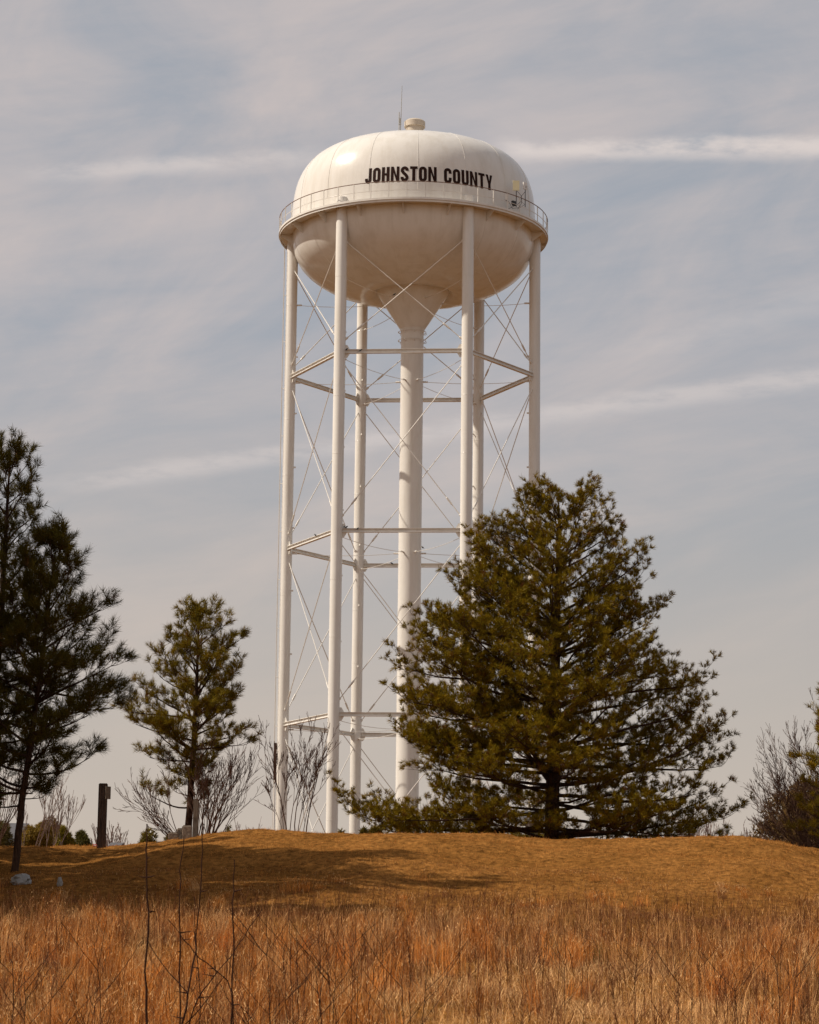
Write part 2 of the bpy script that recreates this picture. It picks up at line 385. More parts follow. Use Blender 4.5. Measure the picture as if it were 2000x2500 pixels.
for zz in (31.3, 27.2, 20.4, 17.0, 10.3):                       # weld beads on the riser
    mb.lathe([(.703, zz-TB-.03), (.711, zz-TB), (.703, zz-TB+.03)], seg=40)
part('weld_bead', mb, M['paint'], smooth=60)
# plate seams: thin weld beads down the roof and the bowl, and round the knuckle
def seam(prof, i0, i1):
    mb = MB(); pts = [(prof[i][0]+.004, 0, prof[i][1]) for i in range(i0, i1)]; mb.tube(pts, .0095, 4, cap=False); return mb
sr = sb = None
SR, SB = seam(dome_prof(), 1, 40), seam(bp_, 1, len(bp_)-5)
for k in range(16):
    o = part('weld_seam', SR, M['paint'], rotz=TH+.11+k*math.pi/8, share=sr); sr = o.data
    o = part('weld_seam', SB, M['paint'], rotz=TH+.30+k*math.pi/8, share=sb); sb = o.data
q_ = bp_[26]; mb = MB(); mb.lathe([(q_[0]+.010*math.cos(i*math.pi/2), q_[1]+.010*math.sin(i*math.pi/2)) for i in range(4)], seg=96, close=True); part('weld_seam', mb, M['paint'])
# legs
mb = MB(); LR = .348
mb.lathe([(LR, -.6), (LR, 45.16-TB), (LR*.95, 45.24-TB), (.001, 45.27-TB)], c=(R, 0, 0), seg=32)
legmesh = None; leg_objs = []
for k in range(6):
    o = part('leg', mb, M['paint'], rotz=TH+k*math.pi/3, smooth=40, share=legmesh); legmesh = o.data; leg_objs.append(o)
mb = MB()
for zz in (40.3, 33.0, 29.5, 22.0, 18.6, 11.5, 8.0): mb.lathe([(LR-.002, zz-TB-.025), (LR+.007, zz-TB), (LR-.002, zz-TB+.025)], c=(R, 0, 0), seg=28)
for zz in (37.0, 33.4, 30.0, 26.2, 22.3, 18.4): mb.box((R-LR-.06, .12, zz-TB), (.14, .02, .10))
wm = None
for k in range(6):
    o = part('weld_bead', mb, M['paint'], rotz=TH+k*math.pi/3, share=wm); wm = o.data
# girders, braces
def polar(a, z, r=R): return np.array([r*math.cos(a), r*math.sin(a), z-TB])
A0, A1 = 0.0, math.pi/3
def inset(p, q, e): d = unit(q-p); return p+d*e, q-d*e
girder_meshes = {}; gus = {}
for zi, zr_ in enumerate((Z1, Z2, Z3)):
    mb = MB(); p, q = inset(polar(A0, zr_), polar(A1, zr_), LR-.02); mb.beam(p, q, .24, .22, .03)
    gm = None
    for k in range(6):
        o = part('girder', mb, M['paint'], rotz=TH+k*math.pi/3, share=gm); gm = o.data
    for pa, qa in ((A0, A1), (A1, A0)):
        mb = MB(); P = polar(pa, zr_); d = unit(polar(qa, zr_)-P); nrm = np.cross(d, [0, 0, 1]); o1 = P + d*(LR-.02); vs = []
        for sgn in (-1, 1):
            for a, h in ((0, -.40), (.12, -.40), (.26, -.16), (.26, .16), (.12, .40), (0, .40)): vs.append(o1+d*a+np.array([0, 0, h])+nrm*sgn*.016)
        n = 6; mb.add(vs, [tuple(range(n-1, -1, -1)), tuple(range(n, 2*n))]+[(i, (i+1) % n, (i+1) % n+n, i+n) for i in range(n)])
        gm = None
        for k in range(6):
            o = part('gusset_plate', mb, M['paint'], rotz=TH+k*math.pi/3, share=gm); gm = o.data
levels = [(42.75, Z1), (Z1, Z2), (Z2, Z3), (Z3, TB+.4)]
for li, (zt, zb) in enumerate(levels):
    for flip in (0, 1):
        a, b = (A0, A1) if not flip else (A1, A0)
        top = polar(a, zt-(.45 if li else 0)); bot = polar(b, zb+(.45 if zb > 6 else 0))
        p, q = inset(top, bot, .5)
        nrm = unit(np.cross(unit(polar(A1, 0)-polar(A0, 0)), [0, 0, 1]))*(.035 if flip else -.035)
        mb = MB(); mb.tube([p+nrm, q+nrm], .030, 6)
        d = unit(q-p)
        tb = MB(); c = q-d*1.15+nrm                                # turnbuckle near the foot of the rod
        tb.tube([c-d*.28, c-d*.22, c+d*.22, c+d*.28], [.03, .062, .062, .03], 6)
        cl = MB(); cl.tube([p+nrm-d*.25, p+nrm-d*.05, p+nrm+d*.02], [.08, .075, .03], 6); c2 = MB(); c2.tube([q+nrm+d*.22, q+nrm-d*.1, q+nrm-d*.16], [.07, .07, .03], 6)
        rm = tm = cm = cn = None
        for k in range(6):
            o = part('brace_rod', mb, M['paint'], rotz=TH+k*math.pi/3, share=rm); rm = o.data
            t_ = link('turnbuckle', tm or tb.mesh('turnbuckle'), M['paint'], o); tm = t_.data
            t_ = link('clevis', cm or cl.mesh('clevis'), M['paint'], o); cm = t_.data
            t_ = link('clevis', cn or c2.mesh('clevis'), M['paint'], o); cn = t_.data
for zi in (40.35, Z1-.35, Z2-.3, Z3-.3):                          # tie rods between the riser and the legs
    rin = .70 if zi < 38 else 1.62
    mb = MB(); pts = []
    for i in range(11):
        t = i/10; r = rin+(R-LR-rin)*t; pts.append(polar(A0, zi-.14*4*t*(1-t), r))
    mb.tube(pts, .017, 5)
    for e, s_ in ((pts[0], 1), (pts[-1], -1)):
        mb.tube([e, e+np.array([.3*s_, 0, 0])], .055, 6)
    tm = None
    for k in range(6):
        o = part('tie_rod', mb, M['paint'], rotz=TH+k*math.pi/3, share=tm); tm = o.data
# walkway
WZ = 44.56; RW = 8.43
mb = MB(); mb.lathe([(7.56, WZ-TB), (RW, WZ-TB), (RW, WZ+.13-TB), (RW-.02, WZ+.13-TB), (RW-.02, WZ+.03-TB), (7.57, WZ+.03-TB)], seg=144, close=True)
part('walkway_floor', mb, M['paint'], smooth=30)
mb = MB(); mb.lathe([(RW-.09, WZ-.13-TB), (RW-.06, WZ-.13-TB), (RW-.06, WZ-.002-TB), (RW-.09, WZ-.002-TB)], seg=144, close=True); part('edge_beam', mb, M['paint'], smooth=30)
mb = MB()
for y0 in (-.012, .012):
    pass
vs = []
for s_ in (-.014, .014):
    for r, z in ((7.50, -.62), (7.62, -.62), (8.32, -.13), (8.32, -.004), (7.50, -.004)): vs.append((r, s_, WZ+z-TB))
mb.add(vs, [(4, 3, 2, 1, 0), (5, 6, 7, 8, 9)]+[(i, (i+1) % 5, (i+1) % 5+5, i+5) for i in range(5)])
bm_ = None
for k in range(18):
    o = part('walkway_bracket', mb, M['paint'], rotz=TH+(k+.5)*math.pi/9, share=bm_); bm_ = o.data
NP = 48
mb = MB(); mb.box((RW-.045, 0, WZ+.03+.54-TB), (.045, .045, 1.06)); pm = None
for k in range(NP):
    o = part('rail_post', mb, M['paint'], rotz=TH+.03+k*2*math.pi/NP, share=pm); pm = o.data
for zz, m_, rr in ((45.66, M['rust'], .026), (45.13, M['paint'], .018)):
    mb = MB(); mb.lathe([(RW-.045+rr*math.cos(i*math.pi/3), zz-TB+rr*math.sin(i*math.pi/3)) for i in range(6)], seg=144, close=True)
    part('handrail', mb, m_, smooth=60)
# roof vent
mb = MB(); z0 = 50.2-TB
mb.lathe([(.56, z0), (.56, 51.86-TB), (.64, 51.84-TB), (.66, 51.86-TB), (.66, 52.2-TB), (.55, 52.3-TB), (.001, 52.36-TB)], seg=40); part('roof_vent', mb, M['vent'], smooth=40)
# whip aerial beside the vent
mb = MB(); ax, ay = -.93, -.3
mb.tube([(ax-.06, ay, 50.3-TB), (ax-.06, ay, 52.75-TB)], .035, 6); mb.tube([(ax+.02, ay, 51.3-TB), (ax+.06, ay, 52.5-TB), (ax+.10, ay, 54.5-TB)], [.03, .024, .014], 5)
mb.box((ax, ay, 52.2-TB), (.14, .08, .3)); mb.box((ax, ay, 51.95-TB), (.16, .07, .06))
part('whip_aerial', mb, M['metal'])
# equipment on the right of the walkway
def az_at(u): return -math.pi/2+math.asin((u-1008.5)/39.6/8.5)
def front(u, v, r=8.42):                                        # tower-local point on the walkway circle seen at (u, v)
    a = az_at(u); d = TD+r*math.sin(a); p = at(u, v, d); return np.array([p.x-TX, p.y-TD, p.z-TB]), a
for (u, v, w, h, tilt, m_) in ((1260.3, 453, .40, .62, .1, 'cream'), (1282, 454, .36, .42, .9, 'white')):
    c, a = front(u, v); e = MB(); e.box(c, (w, .06, h), rotz=tilt); o = part('antenna_panel', e, M[m_])
    pole = MB(); pole.tube([c+np.array([.02, .10, .2]), c+np.array([.02, .12, -1.3])], .025, 6); pole.box(c+np.array([.02, .06, -.05]), (.12, .1, .16))
    link('antenna_pole', pole.mesh('antenna_pole'), M['black'], o)
    cab = MB(); q = c+np.array([.05, .05, -.3]); s_ = 1 if u > 1270 else -1
    cab.tube([q, q+np.array([-.25*s_, 0, -.3]), q+np.array([-.3*s_, 0, -.65]), q+np.array([-.05*s_, 0, -.85]), q+np.array([-.5, 0, -1.15])], .014, 5)
    link('cable', cab.mesh('cable'), M['black'], o)
c, a = front(1237, 480); e = MB(); e.box(c, (.12, .12, .42), rotz=.6); part('equipment_box', e, M['white'])
c, a = front(1255, 495, 8.3); e = MB(); e.box(c, (.30, .16, .2), rotz=.7); e.box(c+np.array([0, 0, -.15]), (.22, .1, .08), rotz=.7); part('equipment_box', e, M['black'])
cab = MB(); cab.tube([c+np.array([-.55, -.1, .15]), c+np.array([-.3, 0, .05]), c+np.array([-.1, 0, -.35]), c+np.array([.3, 0, -.3]), c+np.array([.5, .1, .1])], .014, 5); part('cable', cab, M['black'])
# ladder conduit on the left leg
mb = MB(); ac = math.pi+TH
for off in (-.18, .18):
    c = np.array([R*math.cos(ac)-.50, R*math.sin(ac)+off, 0]); mb.tube([c+np.array([0, 0, 7-TB]), c+np.array([0, 0, 44-TB])], .022, 5)
z = 7.2
c = np.array([R*math.cos(ac)-.50, R*math.sin(ac), 0])
while z < 44: mb.tube([c+np.array([0, -.18, z-TB]), c+np.array([0, .18, z-TB])], .012, 4); z += .32
for z in np.arange(8, 44, 3.0): mb.tube([c+np.array([0, 0, z-TB]), c+np.array([.2, 0, z-TB])], .02, 4)
part('ladder', mb, M['paint'])
# lettering: each letter is flat paint wrapped round the dome
def arc(cx, cy, rx, ry, a0, a1, n=10): return [(cx+rx*math.cos(math.radians(a0+(a1-a0)*i/n)), cy+ry*math.sin(math.radians(a0+(a1-a0)*i/n))) for i in range(n+1)]
W_, S_ = .50, .195
def strip(path, w):
    path = np.array(path); t = np.gradient(path, axis=0); t /= np.linalg.norm(t, axis=1)[:, None]; nn = np.stack([-t[:, 1], t[:, 0]], 1)*w/2
    a, b = path+nn, path-nn; return [[tuple(a[i]), tuple(b[i]), tuple(b[i+1]), tuple(a[i+1])] for i in range(len(path)-1)]
h = S_/2
def rect(x0, y0, x1, y1): return [[(x0, y0), (x1, y0), (x1, y1), (x0, y1)]]
def glyph(ch):
    W = W_
    if ch == 'O':
        p = arc(W/2, 1-.25, W/2-h, .25-h, 0, 180, 14)+arc(W/2, .25, W/2-h, .25-h, 180, 360, 14); p.append(p[0]); return strip(p, S_), W
    if ch == 'C':
        p = [(W-h, .64)]+arc(W/2, 1-.25, W/2-h, .25-h, 0, 180, 14)+arc(W/2, .25, W/2-h, .25-h, 180, 360, 14)+[(W-h, .38)]; return strip(p, S_), W
    if ch == 'U':
        p = [(h, 1), (h, .7)]+arc(W/2, .25, W/2-h, .25-h, 180, 360, 14)+[(W-h, .7), (W-h, 1)]; return strip(p, S_), W
    if ch == 'J':
        W = .44; p = [(W-h, 1), (W-h, .7)]+arc(W/2, .25, W/2-h, .25-h, 0, -180, 14)+[(h, .33)]; return strip(p, S_), W
    if ch == 'S':
        r = W/2-h
        p = [(W-h, .70)]+arc(W/2, .75, r, .25-h, 0, 180, 12)+[(h, .69), (W/2-.06, .56), (W/2+.06, .45), (W-h, .31)]+arc(W/2, .25, r, .25-h, 0, -180, 12)+[(h, .31)]
        return strip(p, S_), W
    if ch == 'H': return rect(0, 0, S_, 1)+rect(W-S_, 0, W, 1)+rect(S_, .44, W-S_, .59), W
    if ch == 'T': return rect(0, .83, .48, 1)+rect(.24-h, 0, .24+h, .83), .48
    if ch == 'N':
        W = .54; s_ = .175
        return rect(0, 0, s_, 1)+rect(W-s_, 0, W, 1)+[[(s_, .62), (W-s_, 0), (W-s_, .38), (s_, 1)]], W
    if ch == 'Y':
        W = .54; c_ = W/2
        return [[(c_-h, 0), (c_+h, 0), (c_+h, .40), (c_-h, .40)], [(c_-h, .40), (c_, .40), (c_, .58), (.195, 1), (0, 1)], [(c_, .40), (c_+h, .40), (W, 1), (W-.195, 1), (c_, .58)]], W
def lettering():
    txt = 'JOHNSTON COUNTY'; gap = .085
    ws = [(.30 if ch == ' ' else glyph(ch)[1]) for ch in txt]; total = sum(ws)+gap*(len(txt)-1)
    a0, a1 = math.radians(-90-22.8), math.radians(-90+38.6)
    zlo, hgt = 45.88, .97
    x = 0
    for ch, w in zip(txt, ws):
        if ch != ' ':
            bm = bmesh.new()
            for poly in glyph(ch)[0]:
                bm.faces.new([bm.verts.new((px, py, 0)) for px, py in poly])
            bmesh.ops.remove_doubles(bm, verts=bm.verts, dist=1e-4)
            for _ in range(2): bmesh.ops.subdivide_edges(bm, edges=[e for e in bm.edges if e.calc_length() > .1], cuts=1, use_grid_fill=True)
            bmesh.ops.triangulate(bm, faces=[f for f in bm.faces if len(f.verts) > 4])
            for v in bm.verts:
                a = a0+(a1-a0)*(x+v.co.x)/total; z = zlo+v.co.y*hgt; r = dome_r(z)+.012
                v.co = Vector((r*math.cos(a), r*math.sin(a), z-TB))
            bmesh.ops.recalc_face_normals(bm, faces=bm.faces)
            me = bpy.data.meshes.new('letter'); bm.to_mesh(me); bm.free(); o = link('letter', me, M['letter'], tower); o['label'] = 'dark painted letter '+ch
        x += w+gap
lettering()

# birds perched on the ironwork
BIRD = None
def bird(u, v, d, label):
    global BIRD
    p = at(u, v, d); t = empty('bird', p, label, 'bird', 'birds perched on the tower')
    if BIRD is None:
        b = MB(); b.tube([(-.17, 0, .0), (-.10, 0, .05), (0, 0, .11), (.08, 0, .17), (.11, 0, .21), (.15, 0, .22)], [.01, .05, .075, .06, .045, .02], 8)
        tl = MB(); tl.add([(-.13, -.025, .045), (-.13, .025, .045), (-.34, .03, -.05), (-.34, -.03, -.05), (-.13, -.02, .025), (-.13, .02, .025)], [(0, 1, 2, 3), (5, 4, 3, 2), (0, 3, 4), (1, 5, 2), (0, 4, 5, 1)])
        bk = MB(); bk.tube([(.14, 0, .22), (.20, 0, .215)], [.014, .003], 5); bk.tube([(.0, .02, .05), (.0, .02, -.02)], .008, 4); bk.tube([(.0, -.02, .05), (.0, -.02, -.02)], .008, 4)
        BIRD = [b.mesh('body'), tl.mesh('tail'), bk.mesh('beak')]
    for nm, me in zip(('body', 'tail', 'beak'), BIRD): link(nm, me, M['bird'], t)
    t.rotation_euler = (0, 0, random.Random(u).uniform(0, 6.28)); t.scale = (.62,)*3
DF, DB = TD-6.55, TD+6.55
bird(846, 855.5, DF-.1, 'dark bird at the left end of the highest front girder')
bird(880, 858, DF-.13, 'dark bird on the highest front girder, further along from its left end')
bird(1298, 909, TD-.6, 'dark bird where the highest girder meets the right leg')
bird(840, 1289, DF-.1, 'dark bird at the very left end of the middle front girder')
bird(846, 1289.5, DF+.1, 'dark bird just right of the one at the end of the middle front girder')
bird(873, 1293.5, DF-.1, 'dark bird on the middle front girder, a few steps from the pair')
bird(770, 1309, TD-3.9, 'dark bird on the middle girder between the left leg and the front left leg')
bird(957, 1378, DB, 'dark bird on the middle rear girder just left of the riser')
bird(1032, 1339, TD-.9, 'dark bird beside the riser on a tie rod of the middle level')
bird(963, 721, TD-2.0, 'dark bird on the funnel under the tank')

# ------------------------------------------------------------------ trees
def needles(rng, pos, axis, brush, length, count, width, cols):
    """pos, axis: (n,3) tuft base and twig direction; blades radiate forward round the last part of the twig."""
    n = len(pos); pos = np.repeat(pos, count, 0); ax = np.repeat(axis, count, 0)
    N_ = n*count
    brush = np.repeat(np.broadcast_to(brush, (n,)), count); ln = np.repeat(np.broadcast_to(length, (n,)), count)*rng.uniform(.7, 1.1, N_)
    rnd = rng.normal(size=(N_, 3)); rnd -= ax*np.sum(rnd*ax, 1)[:, None]; rnd /= np.linalg.norm(rnd, axis=1)[:, None]
    t = rng.uniform(0, 1, N_)**.7
    spread = np.where(t > .8, rng.uniform(.1, .9, N_), rng.uniform(.5, 1.15, N_))
    d = ax*np.cos(spread)[:, None]+rnd*np.sin(spread)[:, None]
    d[:, 2] -= .05; d /= np.linalg.norm(d, axis=1)[:, None]
    b = pos+ax*(brush*t)[:, None]
    side = np.cross(d, rng.normal(size=(N_, 3))); side /= np.linalg.norm(side, axis=1)[:, None]
    w = np.repeat(np.broadcast_to(width, (n,)), count)[:, None]
    v = np.stack([b-side*w/2, b+side*w/2, b+d*ln[:, None]], 1).reshape(-1, 3)
    c = np.repeat(np.repeat(cols, count, 0)*rng.uniform(.75, 1.25, (N_, 1)), 3, 0)
    return v, np.arange(N_*3).reshape(-1, 3), c
def curve_pts(rng, p, d, L, n, droop, wob):
    """polyline from p along d; droop bends it (positive = tip turns up)"""
    pts = [p]; d = unit(d); step = L/n
    for i in range(n):
        d = unit(d+np.array([0, 0, droop/n])+rng.normal(0, wob, 3)); pts.append(pts[-1]+d*step)
    return np.array(pts)
def pine(name, label, base, height, tr, prof, seed, lean=(0, 0), nlimb=60, needle=.19, ncount=34, width=.010, elev=(0.05, .9), first=.12, tone=(.085, .076, .017), spacing=.28, tspace=.15,
         group=None, brush=.16, limbs_as_parts=False, dead=.03, straight=False, extra=(), depth_scale=.85, up=.45, cat='tree', secl=.36, ntuft=2, tws=1.0, tin=.22, thin=0.0, fan=False, droops=(.1, .4), low=.2):
    rng = np.random.default_rng(seed)
    t = empty(name, Vector(base), label, cat, group)
    base = np.array(base, float)
    hh = np.array([p[0] for p in prof])*height; wl = np.array([p[1] for p in prof]); wr = np.array([p[2] for p in prof])
    nz_ = 22; tz = np.linspace(0, 1, nz_)
    wobx = np.cumsum(rng.normal(0, .012, nz_))*height*.12; woby = np.cumsum(rng.normal(0, .012, nz_))*height*.12
    path = np.stack([base[0]+lean[0]*tz+wobx, base[1]+lean[1]*tz+woby, base[2]-.25+(height*.955+.25)*tz], 1)
    rad = tr*(1-tz)**.75+.012; rad[0] = tr*1.25; rad[1] = tr*1.04
    mb = MB(); mb.tube(path, rad, 12); o = mb.build('trunk', M['bark'], t); soft(o, 60)
    def trunk_at(z):
        f = (z-base[2]+.25)/(height*.955+.25); return np.array([np.interp(f, tz, path[:, i]) for i in range(3)]), float(np.interp(f, tz, rad))
    tp, ta, tcol = [], [], []
    wood = MB(); nl = 0
    specs = []
    ga = rng.uniform(0, 6.28)
    for i in range(nlimb):
        f = first+(1-first)*((i+rng.uniform(0, 1))/nlimb)**.92
        ga = ga+2.39996+rng.normal(0, .25) if not fan else (0, math.pi, -1.35, 0.25, math.pi-.25, 1.5, -.35, math.pi+.4, -1.9)[i % 9]+rng.normal(0, .28)
        specs.append((min(f, .955), ga, None))
    specs += list(extra)
    for sp_ in specs:
        f, a, Lfix = sp_[:3]
        z = base[2]+f*height; q = min(1, max(0, (f-first)/(1-first)))
        el = elev[0]+(elev[1]-elev[0])*q**1.2+rng.normal(0, .09)
        if len(sp_) > 3: el = sp_[3]
        ca = math.cos(a)
        zt = f*height
        Lr, Ll = np.interp(zt, hh, wr), np.interp(zt, hh, wl); Lm = (Lr+Ll)/2*depth_scale
        L = (Lr if ca > 0 else Ll)*ca*ca+Lm*(1-ca*ca)
        L = (Lfix or L*rng.uniform(.86, 1.05))
        L = max(L-.10, .25)/max(.5, math.cos(el*.75))
        droop = rng.uniform(*droops)+(low if q < .25 else 0)
        p0, r0 = trunk_at(z-L*math.sin(el+droop*.5)*.92)
        if p0[2] < base[2]+.35: p0, r0 = trunk_at(base[2]+rng.uniform(.4, .9)*max(.06, f)*height)
        d = np.array([math.cos(a)*math.cos(el), math.sin(a)*math.cos(el), math.sin(el)])
        n = 8
        pts = curve_pts(rng, p0, d, L, n, droop, .06)
        r_l = min(r0*.5, .012+.0105*L) if L > .8 else .011
        rr = r_l*(1-np.linspace(0, 1, n+1))**.8+.006
        lw = MB() if (limbs_as_parts and L > 1.2) else wood
        lw.tube(pts, rr, 6)
        # secondary branches, each with twigs, each twig with two or three needle tufts
        def tuft(pp, ax):
            tp.append(pp-ax*brush*.5); ta.append(ax); g = rng.uniform(0, 1)
            c = np.array(tone)*rng.uniform(.78, 1.22)
            if g < dead: c = np.array([.15, .062, .02])
            elif g < .25: c = c*np.array([1.22, 1.08, .9])
            tcol.append(c)
        def spawn(p, dd, Ls):
            n2 = 4; q2 = curve_pts(rng, p, dd, Ls, n2, up, .10)
            lw.tube(q2, np.linspace(.011, .004, n2+1), 3, cap=False)
            k = max(2, int(Ls/tspace))
            for j in range(k+1):
                tt = 1 if j == k else .15+.85*(j+rng.uniform(0, .9))/(k+.2)
                pp = np.array([np.interp(tt*n2, range(n2+1), q2[:, c]) for c in range(3)])
                ax = unit(q2[min(n2, int(tt*n2)+1)]-q2[min(n2-1, int(tt*n2))])
                if j < k:
                    sd = unit(np.cross(ax, rng.normal(size=3))); sd[2] = abs(sd[2])*.7-.1
                    ax = unit(ax*.7+sd*rng.uniform(.5, 1.1)+np.array([0, 0, up*.5]))
                tl = rng.uniform(.14, .34)*tws
                lw.tube([pp, pp+ax*tl], [.0055, .0035], 3, cap=False)
                tuft(pp+ax*tl, ax)
                for q_ in range(ntuft):
                    sd = unit(np.cross(ax, rng.normal(size=3))); a2 = unit(ax+sd*rng.uniform(.5, 1.0)+np.array([0, 0, .25])); p2 = pp+ax*tl*rng.uniform(.35, .9)
                    tuft(p2+a2*rng.uniform(.06, .16)*tws, a2)
        ns = max(2, int(L*.80/spacing*(1-thin*max(0, ca)))); sgn = 1
        for j in range(ns):
            tt = tin+(1-tin)*(j+rng.uniform(.1, .9))/ns
            pp = np.array([np.interp(tt*n, range(n+1), pts[:, c]) for c in range(3)])
            ax = unit(pts[min(n, int(tt*n)+1)]-pts[min(n-1, int(tt*n))]); sgn = -sgn
            sd = unit(np.cross(ax, [0, 0, 1]))*sgn
            dd = unit(ax*rng.uniform(.55, 1.0)+sd*rng.uniform(.4, 1.0)+np.array([0, 0, rng.uniform(-.18, .62)]))
            spawn(pp, dd, max(.25, min(1.25, L*secl*(1.05-tt*.50))*rng.uniform(.65, 1.2)))
        spawn(pts[-2], unit(pts[-1]-pts[-2]), min(.45, .18+L*.2))
        if lw is not wood:
            o = lw.build('limb', M['bark'], t)
    if wood.n: wood.build('branches', M['bark'], t)
    # leader
    for k in range(5):
        tp.append(path[-1]+np.array([0, 0, -.25*k])); ta.append(unit(np.array([rng.normal(0, .2), rng.normal(0, .2), 1.]))); tcol.append(np.array(tone))
    v, tr_, c = needles(rng, np.array(tp), np.array(ta), brush, needle*rng.uniform(.72, 1.22, len(tp)), ncount, width, np.array(tcol))
    v = v-np.array(t.location)
    o = link('crown', big_mesh('crown', v, tr_, c), M['needle'], t); o['kind'] = 'stuff'
    return t, len(tp)

def prof_px(rows, trunk_u, top_v, base_v, d):
    """rows of (v, left u, right u) read in the photo -> (height fraction, left metres, right metres)"""
    k = d/F; out = []
    for v, l, r in rows: out.append(((base_v-v)/(base_v-top_v), max(.1, (trunk_u-l)*k), max(.1, (r-trunk_u)*k)))
    return sorted(out)
Z6 = lambda x, y: (860+x*.5565, 1150+y*.5565)
def base_on(u, v, d):
    p = at(u, v, d); return (p.x, d, hz(p.x, d)-.03)
# the big pine on the crest
D_BIG = 82
rows = [(1610, 330, 1440), (1560, 130, 1480), (1500, 55, 1610), (1450, 70, 1640), (1390, 300, 1400), (1330, 215, 1540), (1230, 210, 1640), (1130, 200, 1655), (1060, 195, 1560), (950, 185, 1600), (830, 200, 1510), (760, 225, 1400), (690, 240, 1330), (600, 280, 1345), (540, 340, 1385), (450, 385, 1325), (330, 395, 1280), (250, 560, 1180), (150, 660, 1130), (80, 740, 1040), (45, 850, 920)]
rows = [(Z6(0, y)[1], Z6(l, 0)[0], Z6(r, 0)[0]) for y, l, r in rows]
b = base_on(1343, 2045, D_BIG); top = at(1375, 1172, D_BIG)
hb = top.z-b[2]; vb = 2045
pine('pine_tree', 'large spreading pine with tiered limbs on the crest right of the tower', b, hb, .25, prof_px(rows, 1345, 1172, vb, D_BIG), 11, lean=(.25, .2), nlimb=128, needle=.165, ncount=17, width=.0165, ntuft=3,
     elev=(-.10, .70), first=.04, limbs_as_parts=True, tone=(.19, .132, .007), spacing=.215, tspace=.185, brush=.11, dead=.04, secl=.36, thin=.30, fan=True, droops=(.06, .30), low=.06,
     extra=[(.075, math.pi, 6.9, .02), (.085, math.pi+.22, 5.4, .0), (.06, -.1, 5.6, -.05), (.10, .12, 5.9, .05), (.30, math.pi-.1, 4.6, 1.02), (.24, math.pi+.5, 4.4, .85), (.36, .3, 4.0, 1.05), (.04, .35, 4.2, -.12), (.055, math.pi/2*3, 2.6, -.1)])
# young pine left of the tower
D_MID = 75
rows = [(1965, 440, 480), (1930, 318, 480), (1890, 440, 500), (1840, 335, 520), (1810, 330, 622), (1770, 280, 600), (1730, 278, 632), (1690, 305, 612), (1650, 335, 598), (1600, 352, 600), (1560, 380, 585), (1520, 400, 562), (1490, 428, 550), (1460, 470, 500)]
b = base_on(459, 2040, D_MID); top = at(484, 1480, D_MID)
pine('pine_tree', 'young pine between the two wooden posts left of the tower', b, top.z-b[2], .105, prof_px(rows, 466, 1460, 2050, D_MID), 5, lean=(.22, 0), nlimb=58, needle=.19, ncount=28, width=.013,
     elev=(.0, .85), first=.17, tone=(.185, .135, .010), spacing=.22, tspace=.17, brush=.17, up=.5, secl=.40)
# dark pine on the left
D_L = 60
rows = [(2000, 40, 90), (1930, -60, 170), (1880, -150, 250), (1800, -160, 290), (1740, -160, 300), (1700, -150, 295), (1640, -140, 310), (1600, -130, 320), (1540, -110, 275), (1480, -90, 268), (1420, -60, 232), (1370, -30, 210), (1320, 30, 168), (1265, 90, 140)]
b = base_on(32, 2130, D_L); top = at(132, 1296, D_L)
pine('pine_tree', 'dark leaning pine with a bare lower trunk near the left edge', b, top.z-b[2], .085, prof_px(rows, 78, 1262, 2125, D_L), 23, lean=(.75, 0), nlimb=58, needle=.215, ncount=30, width=.0115,
     elev=(-.05, .95), first=.20, tone=(.085, .068, .009), spacing=.24, tspace=.19, brush=.22, up=.55, dead=.01, secl=.40)
# tallest pine, cut by the frame
D_T = 61
rows = [(2000, -200, 120), (1800, -300, 180), (1600, -280, 160), (1450, -240, 130), (1300, -180, 95), (1220, -140, 85), (1150, -110, 58), (1100, -90, 50), (1050, -30, 15)]
b = base_on(-48, 2120, D_T); top = at(-12, 1076, D_T)
pine('pine_tree', 'tallest dark pine, its trunk cut off by the left edge', b, top.z-b[2], .14, prof_px(rows, -30, 1042, 2110, D_T), 31, lean=(.3, 0), nlimb=54, needle=.20, ncount=28, width=.0125,
     elev=(-.05, .95), first=.22, tone=(.085, .068, .009), spacing=.26, tspace=.21, brush=.2, up=.55, dead=.01, secl=.36)
# pines further left whose shade lies across the bank
for i, (x, d, h, s) in enumerate(((-15.2, 57.5, 14.5, 41), (-17.0, 62.0, 13.0, 42), (-18.5, 53.0, 17.0, 43), (-13.6, 59.5, 13.5, 44), (-14.5, 53.5, 13.5, 45), (-21.0, 57.5, 20.0, 46), (-13.5, 66.5, 8.5, 47), (-14.5, 49.8, 13.5, 48), (-17.5, 48.6, 15.0, 49), (-14.5, 55.6, 16.5, 51), (-24.0, 52.5, 22.0, 50), (-24.5, 55.5, 22.0, 52))):
    rw = [(.15, 2.6, 2.6), (.4, 3.6, 3.6), (.7, 3.0, 3.0), (.9, 1.8, 1.8), (1, .5, .5)]
    pine('pine_tree', 'dark pine of the row beyond the left edge', (x, d, hz(x, d)-.03), h, .17, rw, s, nlimb=34, needle=.34, ncount=9, width=.14, first=.14, tone=(.08, .075, .018), spacing=.45, tspace=.34, brush=.22, ntuft=1, tws=1.4, group='pines beyond the left edge')
